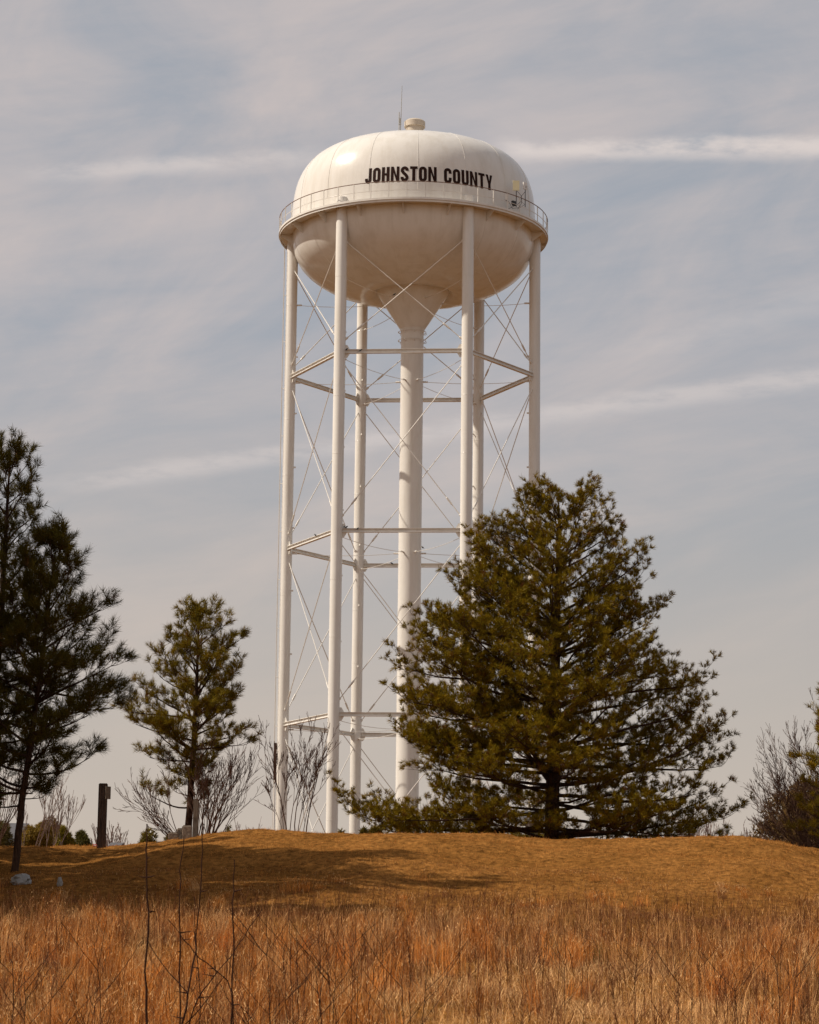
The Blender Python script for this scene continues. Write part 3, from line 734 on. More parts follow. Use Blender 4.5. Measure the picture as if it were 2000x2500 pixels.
# yellow green pine at the right edge and dark conifer behind it
D_R = 80
rows = [(2000, 1945, 2100), (1950, 1938, 2120), (1880, 1942, 2130), (1800, 1948, 2110), (1760, 1970, 2090), (1715, 2000, 2060)]
b = base_on(2045, 2060, D_R); top = at(2035, 1690, D_R)
pine('pine_tree', 'yellow green pine entering at the right edge', b, top.z-b[2], .09, prof_px(rows, 2040, 1690, 2060, D_R), 51, nlimb=46, needle=.17, ncount=24, width=.014, first=.2, tone=(.22, .155, .012), spacing=.24, tspace=.19, brush=.16)

# leafy crowns for shrubs and far conifers
def shrub(name, label, base, w, h, seed, tone, nleaf, size, cat='shrub', group=None, lobes=9, stem=True, depth=None):
    rng = np.random.default_rng(seed); t = empty(name, Vector(base), label, cat, group); depth = depth or w
    cs = []
    for i in range(lobes):
        a = rng.uniform(0, 6.28); rr = rng.uniform(.1, .62)
        zc = rng.uniform(.35, .85); s_ = 1-.55*max(0, zc-.35)
        cs.append((rr*math.cos(a)*w/2*s_, rr*math.sin(a)*depth/2*s_, zc*h*rng.uniform(.75, 1.0), rng.uniform(.18, .40)))
    cs = np.array(cs); k = rng.integers(0, lobes, nleaf)
    v = rng.normal(size=(nleaf, 3)); v /= np.linalg.norm(v, axis=1)[:, None]; rad = rng.uniform(.45, 1.08, nleaf)**.6
    p = np.stack([cs[k, 0]+v[:, 0]*rad*cs[k, 3]*w/2*1.25, cs[k, 1]+v[:, 1]*rad*cs[k, 3]*depth/2*1.25, np.maximum(.02, cs[k, 2]+v[:, 2]*rad*cs[k, 3]*h*.62)], 1)
    c = np.array(tone)*rng.uniform(.6, 1.4, (nleaf, 1))
    d = v*.6+rng.normal(size=(nleaf, 3))*.7+np.array([0, 0, .35]); d /= np.linalg.norm(d, axis=1)[:, None]
    vv, tt, cc = needles(rng, p, d, size*.3, size, 5, size*.22, c)
    o = link('crown', big_mesh('crown', vv, tt, cc), M['leaf'], t); o['kind'] = 'stuff'
    if stem:
        mb = MB()
        for i in range(lobes): mb.tube([(0, 0, -.1), (cs[i, 0]*.4, cs[i, 1]*.4, cs[i, 2]*.5), (cs[i, 0], cs[i, 1], cs[i, 2])], [.03, .02, .008], 4)
        link('stem', mb.mesh('stem'), M['bark'], t)
    return t
def shrub_px(name, label, u0, u1, vtop, d, seed, tone, nleaf, size, **k):
    a, b_ = at(u0, vtop, d), at(u1, vtop, d); x = (a.x+b_.x)/2; z = hz(x, d)-.05
    return shrub(name, label, (x, d, z), b_.x-a.x, a.z-z, seed, tone, nleaf, size, **k)
shrub_px('conifer', 'dark brownish conifer behind the bare tree at the right edge', 1812, 2130, 1862, 108, 61, (0.158, 0.090, 0.023), 13500, 0.21, cat='tree', lobes=16)
shrub_px('shrub', 'yellowish green shrub just right of the leaning pine trunk', 40, 150, 1995, 84, 62, (0.254, 0.166, 0.023), 3900, 0.11)
shrub_px('shrub', 'brown green leafy shrub between the leaning pine and the thick post', 95, 170, 1985, 86, 63, (0.215, 0.117, 0.029), 3300, 0.11)
shrub_px('shrub', 'bright green rounded pine bush in the middle of the left shrubs', 135, 190, 2003, 85, 64, (0.242, 0.186, 0.018), 3000, 0.13)
shrub_px('shrub', 'dark green pine bush next to the thick post', 168, 232, 2016, 87, 65, (0.114, 0.097, 0.018), 3300, 0.13)
shrub_px('shrub', 'dark green bush behind the leaning pine at the left edge', -30, 50, 1996, 92, 66, (0.126, 0.095, 0.021), 2700, 0.11)
shrub_px('pine_sapling', 'low pine sapling left of the stone blocks', 328, 398, 2024, 88, 67, (0.191, 0.138, 0.018), 1350, 0.16)
shrub_px('pine_sapling', 'small pine sapling tip touching the stone blocks', 402, 425, 2033, 86, 68, (0.152, 0.108, 0.018), 360, 0.14)
shrub_px('round_tree', 'small round dark tree on the skyline right of the bare shrubs', 520, 578, 2014, 190, 69, (0.126, 0.097, 0.034), 2250, 0.34, cat='tree')
shrub_px('pine_sapling', 'pine sapling tip between the two left front tower legs', 824, 842, 2018, 80, 70, (0.140, 0.108, 0.016), 225, 0.16)
shrub_px('pine_sapling', 'pine sapling tip left of the pair by the rear left leg', 880, 900, 2021, 80, 71, (0.140, 0.108, 0.016), 225, 0.16)
shrub_px('pine_sapling', 'wider pine sapling tip under the long low pine limb', 899, 932, 2017, 80.5, 72, (0.165, 0.117, 0.016), 345, 0.18)
shrub_px('shrub', 'small dark bush on the skyline at the foot of the bare tree', 1848, 1878, 2027, 120, 73, (0.102, 0.069, 0.021), 750, 0.16)

def grow(mb, rng, p, d, L, r, lvl, spread, up, nchild, sides=5, wob=.10, minr=.0045, taper=.55):
    n = 6 if lvl > 1 else (4 if lvl else 2); pts = curve_pts(rng, p, d, L, n, up, wob)
    rr = np.linspace(r, max(r*.35, minr), n+1); mb.tube(pts, rr, sides if lvl > 1 else 3, cap=False)
    if lvl == 0: return
    k = nchild[lvl] if lvl < len(nchild) else 5
    for j in range(k):
        t = rng.uniform(.25, 1.0) if j else 1.0
        q = np.array([np.interp(t*n, range(n+1), pts[:, c]) for c in range(3)]); ax = unit(pts[min(n, int(t*n)+1)]-pts[min(n-1, int(t*n))])
        s_ = unit(np.cross(ax, rng.normal(size=3)))
        dd = unit(ax+s_*spread*rng.uniform(.4, 1.1)+np.array([0, 0, .12]))
        grow(mb, rng, q, dd, L*taper*rng.uniform(.7, 1.15), max(minr, np.interp(t, [0, 1], [rr[0], rr[-1]])*.62), lvl-1, spread, up, nchild, sides, wob, minr, taper)
def bare(name, label, base, stems, seed, m_='twig', cat='tree', group=None, **k):
    """stems: list of (direction, length, radius); each stem is a part with all its twigs"""
    rng = np.random.default_rng(seed); t = empty(name, Vector(base), label, cat, group)
    lv = k.pop('lvl', 3)
    for d, L, r, off in stems:
        mb = MB(); grow(mb, rng, np.array([off[0], off[1], -.1]), np.array(d, float), L, r, lv, k.get('spread', .5), k.get('up', .25), k.get('nchild', (0, 3, 4, 5)), wob=k.get('wob', .07), minr=k.get('minr', .006), taper=k.get('taper', .5))
        link('stem' if len(stems) > 1 else 'trunk', mb.mesh('stem'), M[m_], t)
    return t
rngS = np.random.default_rng(3)
# crape myrtle like shrub in front of the left tower leg
b = base_on(705, 2035, 72.5); st = []
for u_off, L, lean, r in ((-.10, 2.2, -.22, .014), (-.04, 3.3, -.05, .030), (.02, 2.6, .03, .018), (.20, 3.2, .02, .024), (.28, 2.7, -.03, .018), (.44, 2.4, .10, .016), (.50, 3.0, .05, .026), (-.12, 1.7, -.48, .011)):
    st.append(((lean, rngS.uniform(-.2, .2), 1), L*.72, r*.75, (u_off, rngS.uniform(-.15, .15))))
bare('bare_shrub', 'tall bare many stemmed shrub in front of the left tower leg', b, st, 81, spread=.52, up=.14, nchild=(0, 4, 5, 6), wob=.10, minr=.0055, cat='shrub', taper=.46)
# brush round the young pine
b = base_on(500, 2045, 74); st = []
for i in range(22):
    st.append(((rngS.uniform(-.28, .60), rngS.uniform(-.3, .3), 1), rngS.uniform(1.5, 2.15), rngS.uniform(.014, .026), (rngS.uniform(-.28, .32), rngS.uniform(-.3, .3))))
bare('bare_shrub', 'dense bare brush fanning up right of the young pine trunk', b, st, 82, spread=.46, up=.12, nchild=(0, 2, 4, 5), wob=.10, minr=.0055, cat='shrub', taper=.46)
b = base_on(452, 2045, 73.5); st = []
for i in range(8):
    st.append(((rngS.uniform(-1.25, -.35), rngS.uniform(-.3, .3), 1), rngS.uniform(1.2, 1.8), rngS.uniform(.012, .02), (rngS.uniform(-.1, .1), rngS.uniform(-.2, .2))))
bare('bare_shrub', 'thin bare shrub spreading left from the young pine trunk', b, st, 83, spread=.6, up=.12, nchild=(0, 3, 3, 4), wob=.09, minr=.006, cat='shrub')
# bare growth at left
b = base_on(105, 2060, 80); st = [((rngS.uniform(-.3, .45), rngS.uniform(-.3, .3), 1), rngS.uniform(1.3, 2.0), rngS.uniform(.012, .02), (rngS.uniform(-.5, .5), 0)) for i in range(9)]
bare('bare_shrub', 'pale bare saplings rising behind the leaning pine trunk', b, st, 84, m_='fartwig', spread=.4, nchild=(0, 3, 4, 4), minr=.006, cat='shrub')
b = base_on(-25, 2080, 74); st = [((rngS.uniform(.0, .5), 0, 1), rngS.uniform(1.3, 1.9), .022, (rngS.uniform(-.4, .3), 0)) for i in range(6)]
bare('bare_shrub', 'bare shrub cut by the left edge behind the leaning pine', b, st, 85, spread=.5, nchild=(0, 3, 4, 4), minr=.006, cat='shrub')
# bare tree on the right edge
b = base_on(2075, 2100, 86); st = []
B0 = Vector((b[0], b[1], b[2]))
for tu, tv, r in ((1850, 1985, .03), (1858, 1945, .034), (1864, 1905, .036), (1876, 1865, .04), (1896, 1832, .042), (1912, 1802, .045), (1932, 1776, .046), (1962, 1760, .05), (1990, 1745, .05), (1890, 1900, .034), (1880, 1950, .032), (1845, 2028, .028), (1925, 1850, .036), (1905, 1990, .03), (1950, 1800, .04), (1870, 2010, .028)):
    q = at(tu, tv, 86+rngS.uniform(-1, 1))-B0; q.z -= .35; L = q.length
    st.append((tuple(q.normalized()), L*.80, r*.75, (rngS.normal(0, .08), rngS.normal(0, .1))))
bare('bare_tree', 'large bare tree fanning its limbs in from the right edge', b, st, 86, spread=.62, up=.16, nchild=(0, 6, 8, 10), wob=.05, minr=.0055, taper=.36)
# far bare trees on the skyline
far = [(285, 1999, 140, 1, 'bare tree on the skyline just right of the thick post'), (1668, 1985, 170, 0, ''), (1690, 1990, 175, 0, ''), (1725, 2000, 180, 0, ''), (1745, 2006, 185, 0, ''), (1790, 2005, 170, 2, 'pinkish bare tree on the skyline left of the right hand bare tree'), (1835, 1990, 165, 3, 'taller pinkish bare tree on the skyline touching the right hand bare tree'),
       (600, 2021, 210, 0, ''), (620, 2020, 212, 0, ''), (640, 2021, 214, 0, ''), (660, 2022, 210, 0, ''), (582, 2023, 208, 0, ''), (1640, 2004, 190, 0, ''), (1708, 2012, 200, 0, ''), (312, 2028, 150, 0, '')]
for i, (u, v, d, k, lab) in enumerate(far):
    b = base_on(u, v, d); top = at(u, v, d); h_ = top.z-b[2]; r2 = np.random.default_rng(200+i)
    st = [((r2.uniform(-.45, .45), r2.uniform(-.3, .3), 1), h_*r2.uniform(.5, .62), .05*h_/8, (r2.uniform(-.4, .4), 0)) for _ in range(5)]
    lab2 = 'thin bare tree in the far row between the brush and the left tower leg' if u > 500 and u < 700 else ('faint bare tree in the gap between the thick post and the pine saplings' if u < 500 else 'thin bare tree of the far row under the right tip of the big pine')
    bare('bare_tree', lab or lab2, b, st, 300+i, m_='fartwig', spread=.42, nchild=(0, 4, 4, 5), minr=.014, taper=.5, group=None if lab else ('bare trees behind the tower leg' if 500 < u < 700 else (None if u < 500 else 'bare trees right of the big pine')))

# ------------------------------------------------------------------ posts, stones, sheds
def block(mb, u0, u1, vtop, d, dep, sink=.2, rotz=0.0, lean=0):
    a, b_ = at(u0, vtop, d), at(u1, vtop, d); x = (a.x+b_.x)/2; z0 = hz(x, d)-sink
    mb.box((x, d, (a.z+z0)/2), (b_.x-a.x, dep, a.z-z0), rotz); return x, z0, a.z
def bev(o, w=.02, seg=2):
    bm = bmesh.new(); bm.from_mesh(o.data); bmesh.ops.bevel(bm, geom=bm.edges[:], offset=w, segments=seg, affect='EDGES'); bm.to_mesh(o.data); bm.free(); return o
x = at(247.5, 2060, 70.5).x; z0 = hz(x, 70.5)
t = empty('wooden_post', (x, 70.5, z0), 'thick dark square timber post with a small board on its side', 'post')
mb = MB(); zt = at(247, 1913, 70.5).z; mb.box((x, 70.5, (zt+z0-.3)/2), (.255, .255, zt-z0+.3), .12); o = mb.build('post', M['timber'], t); bev(o, .02)
mb = MB(); c0, c1 = at(257, 1920, 70.4), at(268, 1951, 70.4); mb.box(((c0.x+c1.x)/2+.01, 70.42, (c0.z+c1.z)/2), (c1.x-c0.x+.02, .04, c0.z-c1.z), .5); o = mb.build('board', M['greywood'], t); bev(o, .005, 1)
x = at(476, 2040, 73.2).x; z0 = hz(x, 73.2)
mb = MB(); zt = at(476, 1950, 73.2).z; zt2 = at(476, 1957, 73.2).z
mb.add([(x-.075, 73.1, z0-.3), (x+.085, 73.1, z0-.3), (x+.085, 73.3, z0-.3), (x-.075, 73.3, z0-.3), (x-.06, 73.1, zt), (x+.10, 73.1, zt2), (x+.10, 73.3, zt2), (x-.06, 73.3, zt)], [(3, 2, 1, 0), (4, 5, 6, 7), (0, 1, 5, 4), (1, 2, 6, 5), (2, 3, 7, 6), (3, 0, 4, 7)])
o = mb.build('wooden_post', M['greywood'], at_=(x, 73.2, z0)); bev(o, .015); tag(o, 'slimmer grey weathered post right beside the young pine trunk', 'post')
for u0, u1, v, d, lab, m_ in ((445, 469, 2015, 72.8, 'pale topped stone block leaning on the slim grey post', 'stone'), (432, 447, 2022, 73.4, 'narrow dark stone block left of the pale topped one', 'stone'), (411, 436, 2032, 73.0, 'lowest wide dark stone block of the group by the young pine', 'stone')):
    mb = MB(); x, z0, zt = block(mb, u0, u1, v, d, .22); o = mb.build('stone_block', M[m_], at_=(x, d, z0)); bev(o, .035, 3); tag(o, lab, 'stone')
# grey roofed shed low behind the thick post
def shed(name, label, u0, u1, vtop, d, wall, roofm, cat, ridge=.35, dep=4.0):
    a, b_ = at(u0, vtop, d), at(u1, vtop, d); x = (a.x+b_.x)/2; z0 = hz(x, d); w = b_.x-a.x; top = a.z
    t = empty(name, (x, d, z0), label, cat); mb = MB(); mb.box((x, d+dep/2, (z0-.3+top-ridge)/2), (w*.96, dep, top-ridge-z0+.3)); mb.build('wall', M[wall], t)
    mb = MB(); y0, y1 = d-.15, d+dep+.15; e = top-ridge+.004; vs = [(x-w/2, y0, e), (x+w/2, y0, e), (x+w/2, y1, e), (x-w/2, y1, e), (x-w/2, (y0+y1)/2, top), (x+w/2, (y0+y1)/2, top)]
    mb.add(vs, [(3, 2, 1, 0), (0, 1, 5, 4), (2, 3, 4, 5), (1, 2, 5), (3, 0, 4)]); mb.build('roof', M[roofm], t); return t, x, z0, w, top
shed('shed', 'low grey roofed shed just behind the thick timber post', 258, 290, 2052, 112, 'siding', 'roof', 'shed')
# tan house cut by left edge
t, x, z0, w, top = shed('house', 'tan walled house half hidden at the left edge', -160, 38, 1996, 100, 'tan', 'roof', 'house', ridge=.9, dep=7)
for k in range(2):
    mb = MB(); p = at(-5+18*k-20*k, 2036, 99.9); mb.box((p.x, 99.9, p.z), (.34, .05, .55)); o = mb.build('window', M['black'], t)
for vv in (2054, 2064):
    mb = MB(); p0, p1 = at(-120, vv, 99.8), at(28, vv, 99.8); mb.box(((p0.x+p1.x)/2, 99.86, p0.z), (p1.x-p0.x, .08, .07)); mb.build('trim', M['white'], t)
# grey siding shed behind the big trunk
a = at(1300, 2037, 96); t = empty('shed', (a.x, 96, hz(a.x, 96)), 'grey sided shed with white corner board seen past the big pine trunk', 'shed')
zb = hz(a.x, 96)-.2; xr = at(1324, 2037, 96).x; xl = at(1290, 2037, 96).x; zt = at(1310, 2006, 96).z
zz = zb
mb = MB(); mb.box(((xl+xr)/2, 97.6, (zb+zt)/2), (xr-xl-.06, 3.0, zt-zb)); mb.build('wall', M['siding'], t)
while zz < zt-.05:
    mb = MB(); mb.box(((xl+xr)/2, 96.06, zz+.07), (xr-xl-.10, .05, .132)); mb.build('siding_board', M['siding'], t); zz += .14
mb = MB(); mb.box((xr, 96.04, (zb+zt)/2), (.11, .12, zt-zb)); mb.build('corner_board', M['white'], t)
mb = MB(); mb.add([(xl-.2, 95.8, zt+.003), (xr+.2, 95.8, zt+.003), (xr+.2, 99.3, zt+.003), (xl-.2, 99.3, zt+.003), (xl-.2, 97.5, zt+.5), (xr+.2, 97.5, zt+.5)], [(3, 2, 1, 0), (0, 1, 5, 4), (2, 3, 4, 5), (1, 2, 5), (3, 0, 4)]); mb.build('roof', M['roof'], t)
# white stair rail, stub post, red bin
p = at(1290, 2034, 88); q = at(1304, 2048, 88); zg = hz(p.x, 88)
t = empty('stair_rail', (p.x, 88, zg), 'sloping white handrail at the foot of the big pine', 'handrail')
mb = MB(); mb.tube([p, q], .035, 6); mb.build('rail', M['white'], t)
mb = MB(); mb.tube([(p.x, 88, zg-.1), p], .03, 6); mb.build('post', M['white'], t)
p = at(1309, 2041, 85); mb = MB(); zg = hz(p.x, 85)
mb.lathe([(.05, -.2), (.05, p.z-zg-.03), (.035, p.z-zg), (.001, p.z-zg+.005)], seg=14); o = link('marker_post', mb.mesh('marker_post'), M['white'], loc=(p.x, 85, zg)); soft(o, 40); tag(o, 'short white round marker post left of the big pine trunk', 'post')
p = at(1388, 2045, 84); zg = hz(p.x, 84); hh_ = p.z-zg; t = empty('red_bin', (p.x, 84, zg), 'low red bin with a pale rim on the crest right of the big pine trunk', 'bin')
mb = MB(); mb.lathe([(.10, -.1), (.135, hh_-.03)], seg=20); link('body', mb.mesh('body'), M['red'], t)
mb = MB(); mb.lathe([(.133, hh_-.03), (.15, hh_-.02), (.15, hh_), (.12, hh_+.01), (.001, hh_-.0)], seg=20); link('rim', mb.mesh('rim'), M['red'], t)
p = at(232, 2067, 70.2); zg = hz(p.x, 70.2); mb = MB(); rr = random.Random(4)
for i in range(9):
    a = rr.uniform(0, 6.28); q = Vector((p.x+rr.uniform(-.05, .05), 70.2+rr.uniform(-.05, .05), zg+rr.uniform(.05, .12)))
    for j in range(5):
        b_ = a+j*1.257; mb.add([q, q+Vector((math.cos(b_)*.04, math.sin(b_)*.04, .02)), q+Vector((math.cos(b_+.7)*.04, math.sin(b_+.7)*.04, .025))], [(0, 1, 2)])
o = mb.build('red_flowers', M['red'], at_=(p.x, 70.2, zg)); tag(o, 'small red bunch at the foot of the thick timber post', 'flowers')
# slim brown panel on a pole beside the left tower leg
p = at(671, 1900, 140); zg = hz(p.x, 140); t = empty('sign_post', (p.x, 140, zg), 'narrow brown panel on a thin pale pole left of the left tower leg', 'sign')
ztop = at(671, 1815, 140).z; zmid = at(671, 1903, 140).z
mb = MB(); mb.tube([(p.x, 140, zg-.2), (p.x, 140, ztop-.1)], .05, 8); mb.build('pole', M['white'], t)
mb = MB(); mb.box((p.x, 139.9, (ztop+zmid)/2), (.17, .6, ztop-zmid), .06); o = mb.build('panel', M['panel'], t); bev(o, .01, 1)
# crumpled plastic litter under the leaning pine
def bagmesh(name, label, u, v, d, w, hgt, seed):
    p = at(u, v, d); x = p.x; z = hz(x, d); bm = bmesh.new(); bmesh.ops.create_icosphere(bm, subdivisions=3, radius=1)
    for vv in bm.verts:
        n = mn.noise(vv.co*1.7+Vector((seed, 0, 0)))*.45+mn.noise(vv.co*4.5+Vector((0, seed, 0)))*.22
        c = vv.co*(1+n); vv.co = Vector((c.x*w/2, c.y*w*.35, max(-.02, c.z*hgt*.6+hgt*.35)))
    me = bpy.data.meshes.new(name); bm.to_mesh(me); bm.free(); o = link(name, me, M['bag'], loc=(x, d, z)); tag(o, label, 'litter'); return o
bagmesh('plastic_bag', 'crumpled white plastic bag on the shaded grass under the leaning pine', 50, 2145, 57.0, .50, .24, 3)
bagmesh('plastic_bag', 'smaller dim scrap of plastic right of the white bag', 146, 2160, 55.8, .12, .2, 8)

# ------------------------------------------------------------------ grass
def blades(rng, x, d, hgt, lean_az, lean, width, cols, curl=.5, base=0.0, H_=None, tip=1.35, simple=False):
    """bent three-triangle blades standing on the ground"""
    n = len(x); z = H(x, d) if H_ is None else H_
    b = np.stack([x, d, z-.02+base], 1)
    ld = np.stack([np.cos(lean_az), np.sin(lean_az), np.zeros(n)], 1); sd = np.stack([-np.sin(lean_az), np.cos(lean_az), np.zeros(n)], 1)
    tw = rng.uniform(0, math.pi, n); sd = sd*np.cos(tw)[:, None]+ld*np.sin(tw)[:, None]
    up = np.array([0, 0, 1.0])
    m_ = b+ld*(hgt*lean*.35)[:, None]+up*(hgt*.55)[:, None]
    t = b+ld*(hgt*lean)[:, None]+up*(hgt*np.clip(1-lean*curl*.5, .15, 1))[:, None]
    w = np.broadcast_to(width, (n,))[:, None]
    if simple:
        V = np.stack([b-sd*w/2, b+sd*w/2, t], 1).reshape(-1, 3); return V, np.arange(n*3).reshape(-1, 3), np.repeat(cols, 3, 0)
    V = np.stack([b-sd*w/2, b+sd*w/2, m_+sd*w*.4, m_-sd*w*.4, t], 1).reshape(-1, 3)
    k = np.arange(n)[:, None]*5
    Tt = np.concatenate([k+np.array([0, 1, 2]), k+np.array([0, 2, 3]), k+np.array([3, 2, 4])])
    C = np.repeat(cols, 5, 0); C[4::5] *= tip
    return V, Tt, C
def half(d): return .168*d+1.2
def scatter(rng, n, d0, d1, p=1.0):
    # even over the wedge the camera sees, a little beyond the frame on both sides
    d = d0+(d1-d0)*rng.uniform(0, 1, n*3)**p; keep = rng.uniform(0, 1, n*3) < half(d)/half(d1); d = d[keep][:n]
    return rng.uniform(-1, 1, len(d))*half(d), d
def patch(x, d, s, seed):
    return .5+.5*(np.sin(x*s+seed)*np.sin(d*s*.8+seed*1.7)+np.sin(x*s*2.1-d*s*.9+seed*.6)*.6+np.sin(x*s*.7+d*s*1.7-seed)*.5)/2.1
OR1, OR2, PAL, DRK, GRN = np.array([.60, .215, .042]), np.array([.53, .225, .060]), np.array([.78, .47, .21]), np.array([.17, .072, .032]), np.array([.14, .12, .035])
def pz(x, d): return np.clip(1.6*np.exp(-(((x-1.9-(d-30)*.06)/2.7)**2+((d-31)/6.5)**2)), 0, 1)*(.55+.45*(patch(x, d, 1.1, 3.3) > .42))
def tall_grass():
    rng = np.random.default_rng(7); parts = []
    # tussocks of broomsedge
    x, d = scatter(rng, 5400, 15.5, 57)
    m_ = .45*patch(x, d, .8, 1.3)+.55*patch(x, d*.6, 2.1, 5.2)
    edge_d = 48.0-2.5*np.clip((x+2)/5, 0, 1)+2.6*np.sin(x*.9+.5)+1.9*np.sin(x*2.3+2)+1.1*np.sin(x*5.7)
    edge = np.clip((edge_d-d+rng.normal(0, 1.0, len(x)))/6, 0, 1)
    keep = rng.uniform(0, 1, len(x)) < np.clip(m_*4.2-1.65, .03, 1)*(1-.97*pz(x, d))*np.maximum(edge, np.where(d > 47, .10, .05))
    x, d, m_, edge = x[keep], d[keep], m_[keep], edge[keep]; n = len(x); k = 68
    hc = rng.uniform(.30, .80, n)*(.5+.5*edge)*(.55+.6*m_)
    mixc = rng.uniform(0, 1, (n, 1)); cc = OR1*mixc+OR2*(1-mixc); g = rng.uniform(0, 1, n) < .02; cc[g] = GRN; cc *= rng.uniform(.55, 1.3, (n, 1))
    g = rng.uniform(0, 1, n) < .15; cc[g] = PAL*.8; g = rng.uniform(0, 1, n) < .14; cc[g] = DRK*1.3
    spread = rng.uniform(.05, .12, n)
    X = np.repeat(x, k)+rng.normal(0, 1, n*k)*np.repeat(spread, k); Dd = np.repeat(d, k)+rng.normal(0, 1, n*k)*np.repeat(spread, k)
    caz = rng.uniform(0, 2*math.pi, n); cl_ = np.abs(rng.normal(0, .28, n))
    az = rng.uniform(0, 2*math.pi, n*k); ln = np.abs(rng.normal(.17, .15, n*k))+.02
    vx = np.cos(az)*ln+np.repeat(np.cos(caz)*cl_, k); vy = np.sin(az)*ln+np.repeat(np.sin(caz)*cl_, k); az = np.arctan2(vy, vx); ln = np.hypot(vx, vy)
    hg = np.repeat(hc, k)*rng.uniform(.5, 1.18, n*k)
    C = np.repeat(cc, k, 0)*rng.uniform(.55, 1.35, (n*k, 1))
    parts.append(blades(rng, X, Dd, hg, az, ln, .0046, C))
    # pale fluffy seed heads along some of the stems
    sel = rng.uniform(0, 1, n*k) < .16; m2 = sel.sum()
    for q in range(2):
        f_ = rng.uniform(.72, 1.0, m2); X2 = X[sel]+np.cos(az[sel])*hg[sel]*ln[sel]*f_*f_; D2 = Dd[sel]+np.sin(az[sel])*hg[sel]*ln[sel]*f_*f_; Zq = H(X[sel], Dd[sel])+hg[sel]*f_*(1-ln[sel]*.25)
        parts.append(blades(rng, X2, D2, rng.uniform(.03, .07, m2), rng.uniform(0, 6.28, m2), rng.uniform(.3, 1.2, m2), .010, PAL*rng.uniform(.7, 1.1, (m2, 1)), H_=Zq, simple=True))
    # loose taller straws with a pale seed tip
    x, d = scatter(rng, 14000, 15.5, 52); keep = rng.uniform(0, 1, len(x)) < (1-.85*pz(x, d))*(.15+.85*np.clip(patch(x, d, .75, 6.2)*2.5-.8, 0, 1))*np.clip((53.5-d)/8, .05, 1); x, d = x[keep], d[keep]; n = len(x)
    C = (OR2*.5+PAL*.5)*rng.uniform(.6, 1.2, (n, 1))
    parts.append(blades(rng, x, d, rng.uniform(.35, .95, n)*(.55+.45*np.clip((50-d)/10, 0, 1)), rng.uniform(0, 6.28, n), np.abs(rng.normal(.22, .18, n)), .0065, C))
    return parts
def mat_grass():
    rng = np.random.default_rng(8); parts = []
    for count, simple in ((56000, False), (100000, True)):
        x, d = scatter(rng, count, 15.0, 59.5); n = len(x)
        m_ = patch(x, d, .6, 4.1)[:, None]; pale = pz(x, d)[:, None]
        q = rng.uniform(0, 1, (n, 1)); C = np.where(q < .10+.14*np.clip((46-d)/8, 0, 1)[:, None]+.66*pale, PAL, np.where(q < (.34+.3*m_)*np.clip((50-d)/8, .25, 1)[:, None], OR2*.85, DRK*1.1))*rng.uniform(.6, 1.25, (n, 1))
        parts.append(blades(rng, x, d, rng.uniform(.12, .40, n)*(.28+.72*np.clip((56-d)/10, 0, 1))*(.6+.8*patch(x, d*.6, 2.6, 9.1)), rng.uniform(0, 6.28, n), np.abs(rng.normal(.8, .45, n)), .0055 if not simple else .007, C, curl=.9, simple=simple))
    return parts
def turf():
    rng = np.random.default_rng(9); parts = []
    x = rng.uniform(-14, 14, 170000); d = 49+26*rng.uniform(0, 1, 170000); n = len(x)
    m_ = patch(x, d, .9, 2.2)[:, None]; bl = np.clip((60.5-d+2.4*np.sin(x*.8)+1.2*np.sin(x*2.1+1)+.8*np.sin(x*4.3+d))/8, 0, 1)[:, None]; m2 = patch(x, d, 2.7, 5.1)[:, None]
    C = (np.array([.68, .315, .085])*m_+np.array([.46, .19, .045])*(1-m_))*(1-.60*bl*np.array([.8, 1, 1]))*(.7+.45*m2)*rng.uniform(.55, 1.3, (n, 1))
    parts.append(blades(rng, x, d, rng.uniform(.03, .08, n)*np.where(rng.uniform(0, 1, n) < .05, 2.2, 1), rng.uniform(0, 6.28, n), np.abs(rng.normal(.7, .4, n)), .013, C, curl=.8, simple=True))
    return parts
def weeds():
    rng = np.random.default_rng(10); mbv = MB(); parts = []
    x, d = scatter(rng, 2600, 15.5, 52); keep = rng.uniform(0, 1, len(x)) < .35+.65*(patch(x, d, .5, 7.7) > .5); x, d = x[keep], d[keep]; n = len(x)
    # main stalks and side twigs, dark and fine
    hg = rng.uniform(.45, .95, n)*np.where(d > 45, .7, 1); az = rng.uniform(0, 6.28, n); ln = np.abs(rng.normal(.12, .1, n))
    C = DRK*rng.uniform(.5, 1.2, (n, 1)); z = H(x, d)
    parts.append(blades(rng, x, d, hg, az, ln, .010, C, H_=z))
    k = 7; tt = rng.uniform(.35, .95, n*k); X, Dd, Z = np.repeat(x, k), np.repeat(d, k), np.repeat(z, k); hh = np.repeat(hg, k)
    a2, l2 = np.repeat(az, k), np.repeat(ln, k)
    X = X+np.cos(a2)*hh*l2*tt*tt; Dd = Dd+np.sin(a2)*hh*l2*tt*tt; Z = Z+hh*tt*.97
    parts.append(blades(rng, X, Dd, hh*rng.uniform(.15, .35, n*k), rng.uniform(0, 6.28, n*k), rng.uniform(.4, 1.1, n*k), .006, np.repeat(C, k, 0), H_=Z))
    return parts
def joined(parts):
    V, Tt, C, o = [], [], [], 0
    for v, t, c in parts: V.append(v); Tt.append(t+o); C.append(c); o += len(v)
    return np.concatenate(V), np.concatenate(Tt), np.concatenate(C)
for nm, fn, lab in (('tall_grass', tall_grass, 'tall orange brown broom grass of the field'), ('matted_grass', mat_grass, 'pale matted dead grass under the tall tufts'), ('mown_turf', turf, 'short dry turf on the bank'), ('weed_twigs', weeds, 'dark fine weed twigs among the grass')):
    v, t, c = joined(fn()); o = link(nm, big_mesh(nm, v, t, c), M['grass']); tag(o, lab, None, None, 'stuff')

